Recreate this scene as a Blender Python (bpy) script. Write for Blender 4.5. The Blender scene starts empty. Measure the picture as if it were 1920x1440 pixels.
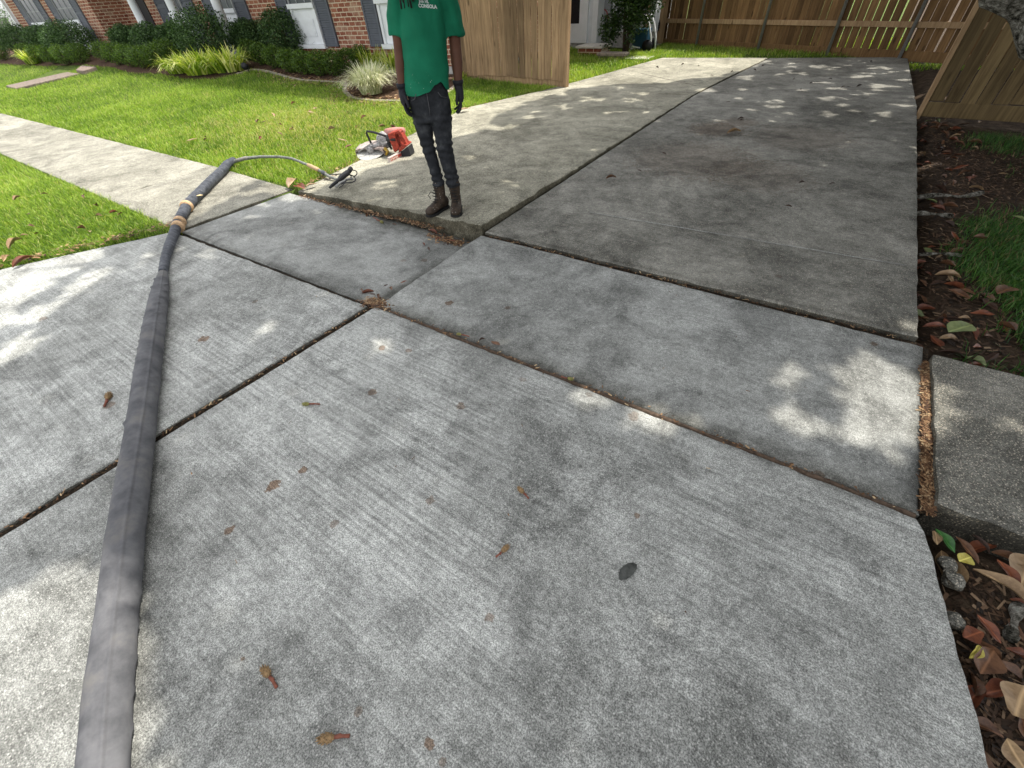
import bpy, bmesh, math, random
import numpy as np
from mathutils import Vector, Matrix, noise
from mathutils.bvhtree import BVHTree
random.seed(7); rng = np.random.default_rng(7)
SC = bpy.context.scene; COL = SC.collection

# ------------------------------------------------------------------ camera
CAM_H = 1.5; FPX = 776.0; CX, CY = 960.0, 720.0
_v1 = np.array([-515-CX, 84-CY, FPX]); _v2 = np.array([1718-CX, -90-CY, FPX])
_Y = _v2/np.linalg.norm(_v2); _X = -_v1/np.linalg.norm(_v1); _X -= _Y*(_X@_Y); _X /= np.linalg.norm(_X)
RM = np.array([_X, _Y, np.cross(_X, _Y)])
cd = bpy.data.cameras.new('camera'); cam = bpy.data.objects.new('camera', cd); COL.objects.link(cam)
cd.sensor_width = 36; cd.lens = 36*FPX/1920; cd.clip_start = 0.02; cd.clip_end = 600
rt, up, bk = RM[:, 0], -RM[:, 1], -RM[:, 2]
cam.matrix_world = Matrix(((rt[0], up[0], bk[0], 0), (rt[1], up[1], bk[1], 0), (rt[2], up[2], bk[2], CAM_H), (0, 0, 0, 1)))
SC.camera = cam

# ------------------------------------------------------------------ sky, sun, exposure
SUN_EL = math.radians(60); SUN_AZ = math.radians(30)      # azimuth from +Y towards +X
SDIR = np.array([math.sin(SUN_AZ)*math.cos(SUN_EL), math.cos(SUN_AZ)*math.cos(SUN_EL), math.sin(SUN_EL)])
W = bpy.data.worlds.new('World'); SC.world = W; W.use_nodes = True
nt = W.node_tree; bg = nt.nodes['Background']
sky = nt.nodes.new('ShaderNodeTexSky'); sky.sky_type = 'NISHITA'; sky.sun_disc = False
sky.sun_elevation = SUN_EL; sky.sun_rotation = SUN_AZ; sky.dust_density = 2.0; sky.ozone_density = 0.6
hz_ = nt.nodes.new('ShaderNodeHueSaturation'); hz_.inputs['Saturation'].default_value = 0.12   # humid, hazy summer sky
nt.links.new(sky.outputs[0], hz_.inputs['Color']); nt.links.new(hz_.outputs[0], bg.inputs[0]); bg.inputs[1].default_value = 0.15
sl = bpy.data.lights.new('sun', 'SUN'); sl.energy = 2.2; sl.angle = math.radians(0.55); sl.color = (1.0, 0.95, 0.86)
so = bpy.data.objects.new('sun', sl); COL.objects.link(so)
so.rotation_euler = Vector(SDIR).to_track_quat('Z', 'Y').to_euler(); so.location = (5, 9, 15)
SC.view_settings.view_transform = 'Standard'; SC.view_settings.look = 'None'
SC.view_settings.gamma = 1; SC.view_settings.exposure = 1.65
SC.cycles.max_bounces = 6; SC.cycles.transparent_max_bounces = 6

# ------------------------------------------------------------------ pixel -> place (surveying the photograph once)
def ray(px, py):
    return RM @ np.array([px-CX, py-CY, FPX])
def G(px, py, z=0.0):
    d = ray(px, py); t = (z-CAM_H)/d[2]; return (float(d[0]*t), float(d[1]*t))
def PY(px, py, Y):
    d = ray(px, py); t = Y/d[1]; return (float(d[0]*t), float(CAM_H+d[2]*t))
def sst(a, b, x):
    t = min(1, max(0, (x-a)/(b-a))); return t*t*(3-2*t)
def rise(x, y):
    return 0.5*sst(4.0, 8.2, y)*min(1, max(0, (-x-5.6)/14)) if x < -5.6 else 0.0
def GT(px, py):
    z = 0
    for _ in range(12):
        x, y = G(px, py, z); z = 0.5*z+0.5*rise(x, y)
    return (x, y, z)

# ------------------------------------------------------------------ object helpers
def tag(o, label=None, cat=None, group=None, kind=None):
    if label: o['label'] = label
    if cat: o['category'] = cat
    if group: o['group'] = group
    if kind: o['kind'] = kind
    return o
def thing(name, label, cat, loc=(0, 0, 0), rz=0, group=None):
    o = bpy.data.objects.new(name, None); COL.objects.link(o); o.location = loc; o.rotation_euler = (0, 0, rz)
    o.empty_display_size = 0.1
    return tag(o, label, cat, group)
def mesh(name, V, F, mat, parent=None, smooth=True):
    me = bpy.data.meshes.new(name); me.from_pydata([tuple(map(float, v)) for v in V], [], F); me.update()
    if smooth: me.shade_smooth()
    if mat: me.materials.append(mat)
    o = bpy.data.objects.new(name, me); COL.objects.link(o)
    if parent: o.parent = parent
    return o
def npmesh(name, V, nper, mat, parent=None, tint=None, smooth=False):
    """V: (n*nper,3) array, consecutive nper verts make one face"""
    n = len(V)//nper; me = bpy.data.meshes.new(name)
    me.vertices.add(len(V)); me.vertices.foreach_set('co', np.asarray(V, dtype=np.float32).ravel())
    me.loops.add(n*nper); me.loops.foreach_set('vertex_index', np.arange(n*nper, dtype=np.int32))
    me.polygons.add(n); me.polygons.foreach_set('loop_start', np.arange(0, n*nper, nper, dtype=np.int32))
    me.polygons.foreach_set('loop_total', np.full(n, nper, dtype=np.int32)); me.update(calc_edges=True)
    if tint is not None:
        a = me.attributes.new('tint', 'FLOAT', 'FACE'); a.data.foreach_set('value', np.asarray(tint, dtype=np.float32))
    if mat: me.materials.append(mat)
    o = bpy.data.objects.new(name, me); COL.objects.link(o)
    if parent: o.parent = parent
    return o
class MB:
    def __init__(s): s.V = []; s.F = []
    def add(s, V, F):
        k = len(s.V); s.V += [tuple(v) for v in V]; s.F += [tuple(i+k for i in f) for f in F]; return s
    def box(s, x0, x1, y0, y1, z0, z1):
        V = [(x, y, z) for z in (z0, z1) for y in (y0, y1) for x in (x0, x1)]
        return s.add(V, [(0, 2, 3, 1), (4, 5, 7, 6), (0, 1, 5, 4), (2, 6, 7, 3), (0, 4, 6, 2), (1, 3, 7, 5)])
    def tube(s, P, r, seg=10, caps=True):
        P = [Vector(p) for p in P]; n = len(P); rr = r if isinstance(r, (list, tuple)) else [r]*n
        T = [(P[min(i+1, n-1)]-P[max(i-1, 0)]).normalized() for i in range(n)]
        ref = Vector((1, 0, 0)) if abs(T[0].x) < 0.8 else Vector((0, 1, 0)); V = []
        u = (ref-T[0]*ref.dot(T[0])).normalized()
        for i in range(n):
            u = (u-T[i]*u.dot(T[i])).normalized(); w = T[i].cross(u)
            a = rr[i] if isinstance(rr[i], (tuple, list)) else (rr[i], rr[i])
            for k in range(seg):
                t = 2*math.pi*k/seg; V.append(P[i]+u*(a[0]*math.cos(t))+w*(a[1]*math.sin(t)))
        F = [(i*seg+k, i*seg+(k+1) % seg, (i+1)*seg+(k+1) % seg, (i+1)*seg+k) for i in range(n-1) for k in range(seg)]
        if caps: F += [tuple(reversed(range(seg))), tuple((n-1)*seg+k for k in range(seg))]
        return s.add(V, F)
    def lathe(s, prof, seg=20, c=(0, 0, 0)):
        V = [(c[0]+r*math.cos(2*math.pi*k/seg), c[1]+r*math.sin(2*math.pi*k/seg), c[2]+z) for r, z in prof for k in range(seg)]
        n = len(prof); F = [(i*seg+k, i*seg+(k+1) % seg, (i+1)*seg+(k+1) % seg, (i+1)*seg+k) for i in range(n-1) for k in range(seg)]
        F += [tuple(reversed(range(seg))), tuple((n-1)*seg+k for k in range(seg))]
        return s.add(V, F)
    def ball(s, c, r, seg=12, rings=8):
        r = r if isinstance(r, (tuple, list)) else (r, r, r); V = []; F = []
        for i in range(rings+1):
            ph = math.pi*(i+0.02*(i == 0)-0.02*(i == rings))/rings
            for k in range(seg):
                t = 2*math.pi*k/seg
                V.append((c[0]+r[0]*math.sin(ph)*math.cos(t), c[1]+r[1]*math.sin(ph)*math.sin(t), c[2]+r[2]*math.cos(ph)))
        for i in range(rings):
            for k in range(seg): F.append((i*seg+k, (i+1)*seg+k, (i+1)*seg+(k+1) % seg, i*seg+(k+1) % seg))
        return s.add(V, F)
    def rot(s, M):
        s.V = [tuple(M @ Vector(v)) for v in s.V]; return s
    def build(s, name, mat, parent=None, smooth=False, bevel=0, auto=True):
        o = mesh(name, s.V, s.F, mat, parent, smooth)
        if bevel:
            m = o.modifiers.new('bevel', 'BEVEL'); m.width = bevel; m.segments = 2; m.limit_method = 'ANGLE'
        return o
def remeshed(mb, name, mat, parent, voxel, smooth=6, fn=None):
    o = mb.build(name, mat, None, True)
    m = o.modifiers.new('r', 'REMESH'); m.mode = 'VOXEL'; m.voxel_size = voxel
    if smooth: m = o.modifiers.new('s', 'SMOOTH'); m.iterations = smooth; m.factor = 0.5
    dg = bpy.context.evaluated_depsgraph_get(); me = bpy.data.meshes.new_from_object(o.evaluated_get(dg))
    o.modifiers.clear(); o.data = me
    if fn:
        for v in me.vertices: v.co = fn(v.co, v.normal)
        m = o.modifiers.new('s', 'SMOOTH'); m.iterations = 3; m.factor = 0.5; dg = bpy.context.evaluated_depsgraph_get(); dg.update()
        me = bpy.data.meshes.new_from_object(o.evaluated_get(dg)); o.modifiers.clear(); o.data = me
    me.shade_smooth()
    if not me.materials: me.materials.append(mat)
    if parent: o.parent = parent
    return o

# ------------------------------------------------------------------ materials
class Mat:
    def __init__(s, name, rough=0.8, spec=0.3):
        s.m = bpy.data.materials.new(name); s.m.use_nodes = True; s.nt = s.m.node_tree
        s.b = s.nt.nodes['Principled BSDF']; s.b.inputs['Roughness'].default_value = rough
        s.b.inputs['Specular IOR Level'].default_value = spec
        s.tc = s.nt.nodes.new('ShaderNodeTexCoord'); s.co = s.tc.outputs['Object']
    def n(s, t, **k):
        x = s.nt.nodes.new(t)
        for a, b in k.items(): setattr(x, a, b)
        return x
    def l(s, a, b): s.nt.links.new(a, b)
    def mapp(s, scale=(1, 1, 1), rot=(0, 0, 0), loc=(0, 0, 0)):
        x = s.n('ShaderNodeMapping'); s.l(s.co, x.inputs[0])
        x.inputs['Scale'].default_value = scale; x.inputs['Rotation'].default_value = rot; x.inputs['Location'].default_value = loc
        return x.outputs[0]
    def noise(s, scale, detail=4, rough=0.55, vec=None, dist=0):
        x = s.n('ShaderNodeTexNoise'); s.l(vec or s.co, x.inputs['Vector'])
        x.inputs['Scale'].default_value = scale; x.inputs['Detail'].default_value = detail
        x.inputs['Roughness'].default_value = rough; x.inputs['Distortion'].default_value = dist
        return x.outputs['Fac']
    def vor(s, scale, vec=None, out='Distance'):
        x = s.n('ShaderNodeTexVoronoi'); s.l(vec or s.co, x.inputs['Vector']); x.inputs['Scale'].default_value = scale
        return x.outputs[out]
    def ramp(s, f, stops):
        x = s.n('ShaderNodeValToRGB'); s.l(f, x.inputs[0]); e = x.color_ramp.elements
        while len(e) < len(stops): e.new(0.5)
        for i, (p, c) in enumerate(stops):
            e[i].position = p; e[i].color = (c, c, c, 1) if isinstance(c, (int, float)) else (*c, 1)
        return x.outputs[0]
    def mix(s, f, a, b, mode='MIX'):
        x = s.n('ShaderNodeMix', data_type='RGBA', blend_type=mode)
        for i, v in ((0, f), (6, a), (7, b)):
            if isinstance(v, (int, float)): x.inputs[i].default_value = v if i == 0 else (v, v, v, 1)
            elif isinstance(v, tuple): x.inputs[i].default_value = (*v, 1)
            else: s.l(v, x.inputs[i])
        return x.outputs[2]
    def math(s, op, a, b=0.0, clamp=False):
        x = s.n('ShaderNodeMath', operation=op); x.use_clamp = clamp
        for i, v in ((0, a), (1, b)):
            if isinstance(v, (int, float)): x.inputs[i].default_value = v
            else: s.l(v, x.inputs[i])
        return x.outputs[0]
    def attr(s, name): x = s.n('ShaderNodeAttribute', attribute_name=name); return x.outputs['Fac']
    def color(s, c):
        if isinstance(c, tuple): s.b.inputs['Base Color'].default_value = (*c, 1)
        else: s.l(c, s.b.inputs['Base Color'])
        return s
    def bump(s, h, strength=0.3, dist=0.01):
        x = s.n('ShaderNodeBump'); x.inputs['Strength'].default_value = strength; x.inputs['Distance'].default_value = dist
        s.l(h, x.inputs['Height']); s.l(x.outputs[0], s.b.inputs['Normal']); return s
    def translucent(s, col, fac):
        t = s.n('ShaderNodeBsdfTranslucent'); ms = s.n('ShaderNodeMixShader'); ms.inputs[0].default_value = fac
        if isinstance(col, tuple): t.inputs[0].default_value = (*col, 1)
        else: s.l(col, t.inputs[0])
        out = s.nt.nodes['Material Output']; s.l(s.b.outputs[0], ms.inputs[1]); s.l(t.outputs[0], ms.inputs[2]); s.l(ms.outputs[0], out.inputs[0])
        return s
def plain(name, c, rough=0.7, var=0.15, sc=12, spec=0.3, metal=0, bump=0):
    m = Mat(name, rough, spec); f = m.noise(sc, 4)
    a = tuple(x*(1-var) for x in c); b = tuple(min(1, x*(1+var)) for x in c)
    m.color(m.ramp(f, [(0.3, a), (0.7, b)])); m.b.inputs['Metallic'].default_value = metal
    if bump: m.bump(m.noise(sc*8, 3), bump, 0.003)
    return m.m
def tinted(name, stops, rough=0.5, trans=0.0, tcol=None):
    m = Mat(name, rough, 0.3); c = m.ramp(m.attr('tint'), stops); m.color(c)
    if trans: m.translucent(m.mix(1.0, c, tcol or (1, 1, 1), 'MULTIPLY'), trans)
    return m.m

def concrete(name, dark, light, warm=0.0, speck=0.5, streak=0.0, stains=(), smears=(), cs=1.0, spk=0.62):
    """warm: exposed-aggregate tone 0..1; stains: (x, y, r, strength) brown leaf stains; smears: (x0,y0,x1,y1,w,strength) dirt and painted shade"""
    m = Mat(name, 0.9, 0.2)
    big = m.noise(0.9*cs, 6, 0.62, dist=0.6); mid = m.noise(7, 5, 0.65); fine = m.noise(70, 3, 0.7)
    f = m.math('ADD', m.math('MULTIPLY', big, 0.55), m.math('MULTIPLY', mid, 0.3)); f = m.math('ADD', f, m.math('MULTIPLY', fine, 0.15))
    d = (dark*(1+0.04*warm), dark, dark*(1-0.26*warm)); l = (light*(1+0.05*warm), light, light*(1-0.22*warm))
    if warm < 0.3: d = (dark*0.985, dark*1.0, dark*0.93); l = (light*0.985, light*1.0, light*.945)
    c = m.ramp(f, [(0.395, d), (0.59, l)])
    c = m.mix(0.55, c, m.ramp(m.noise(2.3*cs, 5, 0.7, dist=1.2), [(0.38, 0.45), (0.48, 0.95), (0.60, 1.15)]), 'MULTIPLY')
    if streak:
        s = m.noise(1.0, 5, 0.7, vec=m.mapp((1.0, 64, 1), (0, 0, 0.05)))
        c = m.mix(m.math('MULTIPLY', m.ramp(m.noise(.8, 2), [(.38, .25), (.6, 1.0)]), streak), c, m.ramp(s, [(0.40, 0.55), (0.50, 0.95), (0.60, 1.30)]), 'MULTIPLY')
    # sand and aggregate grain
    g = m.noise(210, 2, 0.8); c = m.mix(speck, c, m.ramp(g, [(0.37, 0.40), (0.5, 0.97), (0.63, 1.62)]), 'MULTIPLY')
    v = m.vor(120); vc = m.vor(120, out='Color')
    pebble = m.math('MULTIPLY', m.ramp(v, [(0.22, 1.0), (0.38, 0.0)]), m.ramp(vc, [(spk, 0.0), (spk+0.04, 1.0)]))
    c = m.mix(m.math('MULTIPLY', pebble, 0.5+0.3*warm), c, (0.52, 0.51, 0.48) if warm < 0.5 else (0.52, 0.46, 0.37))
    g2 = m.noise(45, 3, 0.75); c = m.mix(speck*0.7, c, m.ramp(g2, [(0.36, 0.60), (0.5, 1.0), (0.64, 1.34)]), 'MULTIPLY')
    sep = m.n('ShaderNodeSeparateXYZ'); m.l(m.co, sep.inputs[0])
    wob = m.noise(26, 4, 0.7)
    for (x0, y0, x1, y1, w, st) in smears:     # dirt washed along a joint, and shade painted under the raised slab
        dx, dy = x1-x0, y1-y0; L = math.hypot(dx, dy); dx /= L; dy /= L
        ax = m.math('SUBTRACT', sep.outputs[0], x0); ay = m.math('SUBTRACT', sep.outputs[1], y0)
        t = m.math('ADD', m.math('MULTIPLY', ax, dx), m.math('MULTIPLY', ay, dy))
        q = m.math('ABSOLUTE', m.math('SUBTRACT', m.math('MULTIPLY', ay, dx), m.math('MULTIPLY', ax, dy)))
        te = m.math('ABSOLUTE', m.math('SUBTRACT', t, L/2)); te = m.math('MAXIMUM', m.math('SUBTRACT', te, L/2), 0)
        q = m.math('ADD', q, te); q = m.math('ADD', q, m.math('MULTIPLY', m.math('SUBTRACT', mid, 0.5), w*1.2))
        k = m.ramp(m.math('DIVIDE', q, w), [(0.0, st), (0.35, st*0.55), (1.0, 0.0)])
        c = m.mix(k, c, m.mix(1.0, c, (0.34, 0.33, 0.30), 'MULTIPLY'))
    for (x, y, r, st) in stains:
        ax = m.math('SUBTRACT', sep.outputs[0], x); ay = m.math('SUBTRACT', sep.outputs[1], y)
        q = m.math('SQRT', m.math('ADD', m.math('MULTIPLY', ax, ax), m.math('MULTIPLY', ay, ay)))
        q = m.math('ADD', m.math('DIVIDE', q, r), m.math('MULTIPLY', m.math('SUBTRACT', wob, 0.5), 2.6))
        k = m.ramp(q, [(0.80, st), (1.15, 0.0)])
        c = m.mix(k, c, m.mix(1.0, c, (0.46, 0.28, 0.18), 'MULTIPLY'))
    geo = m.n('ShaderNodeNewGeometry'); sn = m.n('ShaderNodeSeparateXYZ'); m.l(geo.outputs['True Normal'], sn.inputs[0])   # steep sides multiplied darker than the top
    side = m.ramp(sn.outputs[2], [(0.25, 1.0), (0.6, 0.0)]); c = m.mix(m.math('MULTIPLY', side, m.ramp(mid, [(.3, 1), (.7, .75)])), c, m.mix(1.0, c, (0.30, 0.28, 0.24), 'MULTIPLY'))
    m.color(c)
    h = m.math('ADD', m.math('MULTIPLY', g, 0.7), m.math('MULTIPLY', m.noise(500, 1), 0.5)); m.bump(h, 0.55, 0.004)
    return m.m

# ------------------------------------------------------------------ driveway, sidewalk, ground
def resample(P, n):
    P = [np.array(p, float) for p in P]; L = [0]
    for a, b in zip(P, P[1:]): L.append(L[-1]+np.linalg.norm((b-a)[:2]))
    out = []
    for s in np.linspace(0, L[-1], n):
        i = max(0, min(len(P)-2, int(np.searchsorted(L, s)-1))); t = (s-L[i])/(L[i+1]-L[i]); out.append(P[i]*(1-t)+P[i+1]*t)
    return out
SLABS = []
def slab(name, Lp, Rp, mat, label, thick=0.13, cell=0.07, rag=0.003, bev=0.014, rough_face=0.0, jit=0):
    """Lp / Rp: left and right edges as (x, y, z) polylines running from near to far"""
    SLABS.append([(p[0], p[1]) for p in Lp]+[(p[0], p[1]) for p in reversed(Rp)])
    ln = sum(math.dist(a[:2], b[:2]) for a, b in zip(Lp, Lp[1:])); wd = math.dist(Lp[0][:2], Rp[0][:2])
    nv = max(4, min(120, int(ln/cell))); nu = max(4, min(120, int(wd/cell)))
    def params(n, length):
        e = bev/length; core = list(np.linspace(0, 1, n)); core = [c for c in core if 2.2*e < c < 1-2.2*e]
        return [0, e*0.35, e]+core+[1-e, 1-e*0.35, 1]
    us = params(nu, wd); vs = params(nv, ln); Lr = resample(Lp, 400); Rr = resample(Rp, 400)
    def at(A, v): i = min(398, int(v*399)); t = v*399-i; return A[i]*(1-t)+A[i+1]*t
    V = []; nU = len(us); nV = len(vs)
    for v in vs:
        a, b = at(Lr, v), at(Rr, v)
        for u in us:
            p = a*(1-u)+b*u; du = min(u, 1-u)*wd; dv = min(v, 1-v)*ln; d = min(du, dv)
            k = max(0, 1-d/bev); z = p[2]-0.007*k*k*(1+1.2*noise.noise(Vector((p[0]*9, p[1]*9, jit))))
            z += 0.0025*noise.noise(Vector((p[0]*1.3, p[1]*1.3, 3+jit)))*min(1, d/0.1)
            w = rag*max(0, 1-d/0.04)
            nx = noise.noise(Vector((p[0]*14, p[1]*14, 5+jit)))+0.6*noise.noise(Vector((p[0]*45, p[1]*45, 5)))
            ny = noise.noise(Vector((p[0]*14, p[1]*14, 9+jit)))+0.6*noise.noise(Vector((p[0]*45, p[1]*45, 9)))
            V.append((p[0]+w*nx*2, p[1]+w*ny*2, z))
    F = [(j*nU+i, j*nU+i+1, (j+1)*nU+i+1, (j+1)*nU+i) for j in range(nV-1) for i in range(nU-1)]
    border = [i for i in range(nU)]+[j*nU+nU-1 for j in range(1, nV)]+[(nV-1)*nU+i for i in range(nU-2, -1, -1)]+[j*nU for j in range(nV-2, 0, -1)]
    prev = border; m = len(border); cx = sum(p[0] for p in V)/len(V); cy = sum(p[1] for p in V)/len(V)
    for r in range(1, 6):
        cur = []
        for q in border:
            x, y, z = V[q]; zz = z-thick*r/5
            if rough_face:
                k = rough_face*(noise.noise(Vector((x*22, y*22, zz*30)))+0.7*noise.noise(Vector((x*60, y*60, zz*70))))-rough_face*0.6*r/5
                ex, ey = x-cx, y-cy; L = math.hypot(ex, ey); x += 0; y += (-1 if abs(V[q][1]-min(Lp[0][1], Rp[0][1])) < 0.1 else 0)*k
            cur.append(len(V)); V.append((x, y, zz))
        F += [(prev[i], cur[i], cur[(i+1) % m], prev[(i+1) % m]) for i in range(m)]; prev = cur
    o = mesh(name, V, F, mat); tag(o, label, kind='structure'); return o

def gst(px, py, r, st=0.8):
    x, y = G(px, py); return (x, y, r, st)
st_main = [gst(512, 910, .03, .85), gst(568, 882, .02, .8), gst(430, 994, .02, .8), gst(808, 938, .022, .5), gst(627, 982, .018, .45),
           gst(700, 735, .025, .7), gst(766, 658, .02, .6), gst(716, 652, .025, .7), gst(863, 761, .025, .6), gst(1195, 967, .014, .7),
           gst(918, 1157, .016, .55), gst(805, 1392, .016, .8), gst(829, 1428, .012, .5), gst(672, 1332, .012, .5), gst(455, 1235, .01, .7),
           gst(1188, 780, .03, .45), gst(980, 712, .02, .35), gst(1105, 740, .02, .3)]
st_left = [gst(382, 636, .035, .8), gst(478, 566, .02, .5), gst(205, 760, .03, .6), gst(82, 598, .03, .5), gst(60, 545, .05, .3), gst(438, 797, .02, .6)]
st_cross = [gst(842, 566, .03, .8), gst(952, 575, .02, .6), gst(1540, 885, .02, .6), gst(1638, 645, .02, .7)]
st_sunk = [gst(752, 476, .025, .4), gst(793, 474, .03, .5)]
st_right = [gst(1300, 300, .7, .30), gst(1500, 260, .6, .25), gst(1420, 330, .5, .25), gst(1340, 245, .35, .5), gst(1385, 232, .25, .35), gst(1460, 520, .02, .4)]
A_G = G(728, 580)
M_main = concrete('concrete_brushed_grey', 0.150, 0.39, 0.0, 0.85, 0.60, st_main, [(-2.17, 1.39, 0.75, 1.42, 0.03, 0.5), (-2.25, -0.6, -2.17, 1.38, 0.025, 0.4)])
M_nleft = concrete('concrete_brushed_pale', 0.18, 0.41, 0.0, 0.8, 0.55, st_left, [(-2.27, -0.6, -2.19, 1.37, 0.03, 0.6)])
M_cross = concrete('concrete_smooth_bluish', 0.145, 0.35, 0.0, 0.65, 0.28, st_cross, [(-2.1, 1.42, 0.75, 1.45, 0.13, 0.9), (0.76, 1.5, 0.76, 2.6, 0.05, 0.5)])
M_sunk = concrete('concrete_smooth_sunken', 0.13, 0.30, 0.0, 0.55, 0.15, st_sunk, [(-3.9, 2.53, -2.2, 2.60, 0.20, 1.0), (-2.22, 1.5, -2.22, 2.6, 0.09, 0.8), (-4.7, 1.38, -2.2, 1.42, 0.05, 0.6)])  # wide first smear paints the raised edge's shadow into the colour
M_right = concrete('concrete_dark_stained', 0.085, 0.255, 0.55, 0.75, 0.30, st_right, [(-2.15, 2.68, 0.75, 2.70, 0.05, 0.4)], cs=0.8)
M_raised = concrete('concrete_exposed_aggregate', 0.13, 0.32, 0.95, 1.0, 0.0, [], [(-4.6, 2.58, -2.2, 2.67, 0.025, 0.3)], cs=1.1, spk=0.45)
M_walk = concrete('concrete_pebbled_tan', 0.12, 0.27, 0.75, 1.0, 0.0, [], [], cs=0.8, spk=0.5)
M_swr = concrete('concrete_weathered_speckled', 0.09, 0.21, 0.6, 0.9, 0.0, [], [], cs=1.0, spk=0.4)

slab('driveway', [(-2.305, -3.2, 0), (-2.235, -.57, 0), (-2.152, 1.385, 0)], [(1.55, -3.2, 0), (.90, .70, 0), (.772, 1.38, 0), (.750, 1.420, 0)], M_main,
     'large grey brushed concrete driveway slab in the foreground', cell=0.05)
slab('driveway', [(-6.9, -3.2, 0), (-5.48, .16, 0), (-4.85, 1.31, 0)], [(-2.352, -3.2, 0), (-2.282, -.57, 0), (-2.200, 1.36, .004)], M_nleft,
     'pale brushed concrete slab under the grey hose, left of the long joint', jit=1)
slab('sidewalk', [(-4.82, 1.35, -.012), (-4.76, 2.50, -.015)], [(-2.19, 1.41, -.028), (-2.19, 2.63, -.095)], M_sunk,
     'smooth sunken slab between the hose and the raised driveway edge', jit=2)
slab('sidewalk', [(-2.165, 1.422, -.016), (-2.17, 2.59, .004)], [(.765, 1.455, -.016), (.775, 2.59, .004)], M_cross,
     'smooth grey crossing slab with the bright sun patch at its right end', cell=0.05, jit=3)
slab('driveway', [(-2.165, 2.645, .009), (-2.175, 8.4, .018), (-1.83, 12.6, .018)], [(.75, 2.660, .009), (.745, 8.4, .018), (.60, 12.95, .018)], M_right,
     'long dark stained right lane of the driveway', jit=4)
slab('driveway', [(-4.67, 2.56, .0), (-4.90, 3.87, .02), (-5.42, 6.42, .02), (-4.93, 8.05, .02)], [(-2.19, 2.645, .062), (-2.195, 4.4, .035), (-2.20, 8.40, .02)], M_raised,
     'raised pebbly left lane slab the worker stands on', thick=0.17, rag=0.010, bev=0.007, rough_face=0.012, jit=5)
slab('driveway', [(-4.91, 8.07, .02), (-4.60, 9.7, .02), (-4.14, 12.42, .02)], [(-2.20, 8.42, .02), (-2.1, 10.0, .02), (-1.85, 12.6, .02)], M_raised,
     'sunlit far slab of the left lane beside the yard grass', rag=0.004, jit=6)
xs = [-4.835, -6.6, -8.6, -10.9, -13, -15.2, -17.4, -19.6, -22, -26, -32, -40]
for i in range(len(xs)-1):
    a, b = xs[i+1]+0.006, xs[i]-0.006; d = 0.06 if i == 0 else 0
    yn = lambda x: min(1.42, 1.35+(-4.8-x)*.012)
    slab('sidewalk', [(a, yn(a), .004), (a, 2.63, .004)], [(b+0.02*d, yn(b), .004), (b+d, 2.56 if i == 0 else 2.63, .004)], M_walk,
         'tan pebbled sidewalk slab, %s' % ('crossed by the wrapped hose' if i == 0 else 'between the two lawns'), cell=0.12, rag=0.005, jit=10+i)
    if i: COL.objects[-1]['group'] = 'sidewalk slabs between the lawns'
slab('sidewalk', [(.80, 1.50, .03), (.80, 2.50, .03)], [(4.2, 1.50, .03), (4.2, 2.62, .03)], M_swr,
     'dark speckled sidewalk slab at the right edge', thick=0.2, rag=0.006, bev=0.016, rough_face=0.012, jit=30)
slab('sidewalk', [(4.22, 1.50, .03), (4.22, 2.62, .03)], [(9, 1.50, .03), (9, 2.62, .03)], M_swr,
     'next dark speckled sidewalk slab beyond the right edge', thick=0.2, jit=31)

def in_poly(P, X, Y):
    r = np.zeros(X.shape, bool); n = len(P)
    for i in range(n):
        (x1, y1), (x2, y2) = P[i], P[(i+1) % n]
        if y1 == y2: continue
        c = ((y1 > Y) != (y2 > Y)) & (X < (x2-x1)*(Y-y1)/(y2-y1)+x1); r ^= c
    return r
def on_slab(X, Y):
    r = np.zeros(X.shape, bool)
    for P in SLABS: r |= in_poly(P, X, Y)
    return r
def riseN(X, Y):
    t = np.clip((Y-4.0)/4.2, 0, 1); return 0.5*t*t*(3-2*t)*np.clip((-X-5.6)/14, 0, 1)

def axis(lo, hi, step, far):
    core = np.arange(lo, hi+1e-6, step); a = []; s = step; x = hi
    while x < far: s *= 1.35; x += s; a.append(x)
    b = []; s = step; x = lo
    while x > -far: s *= 1.35; x -= s; b.append(x)
    return np.array(b[::-1]+list(core)+a)
gx = axis(-30, 6, 0.13, 220); gy = axis(-3.5, 17, 0.13, 220); GX, GY = np.meshgrid(gx, gy)
GZ = riseN(GX, GY)-0.012
right = (GX > 0.70); GZ = np.where(right, -0.095+0.03*np.sin(GX*1.7+GY*.9)*np.clip((GX-1.2)/1, 0, 1), GZ)
near = (GX > 0.7) & (GY < 1.5); GZ = np.where(near, -0.085, GZ)
GZ = np.where((GX > -2.4) & (GX < 0.9) & (GY < 13.05), -0.16, GZ); GZ = np.where(on_slab(GX, GY), np.where(GX < -3.0, np.where(GX < -5.5, riseN(GX, GY)-.035, -.035), -0.16), GZ)
GZ = np.where((GX > -4.75) & (GX < -2.1) & (GY > 1.0) & (GY < 3.0), -0.16, GZ); GZ = np.where(GY < -3.3, -0.16, GZ)
nzv = np.array([noise.noise(Vector((x*3.1, y*3.1, 0))) for x, y in zip(GX.ravel(), GY.ravel())]).reshape(GX.shape)
GZ = GZ+0.012*nzv*(GX > 0.7)
V = np.stack([GX.ravel(), GY.ravel(), GZ.ravel()], 1); nX, nY = len(gx), len(gy)
idx = np.arange(nX*nY).reshape(nY, nX)
F = np.stack([idx[:-1, :-1].ravel(), idx[:-1, 1:].ravel(), idx[1:, 1:].ravel(), idx[1:, :-1].ravel()], 1)
mg = Mat('ground_soil', 0.95, 0.1)
sx = mg.n('ShaderNodeSeparateXYZ'); mg.l(mg.co, sx.inputs[0])
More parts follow.
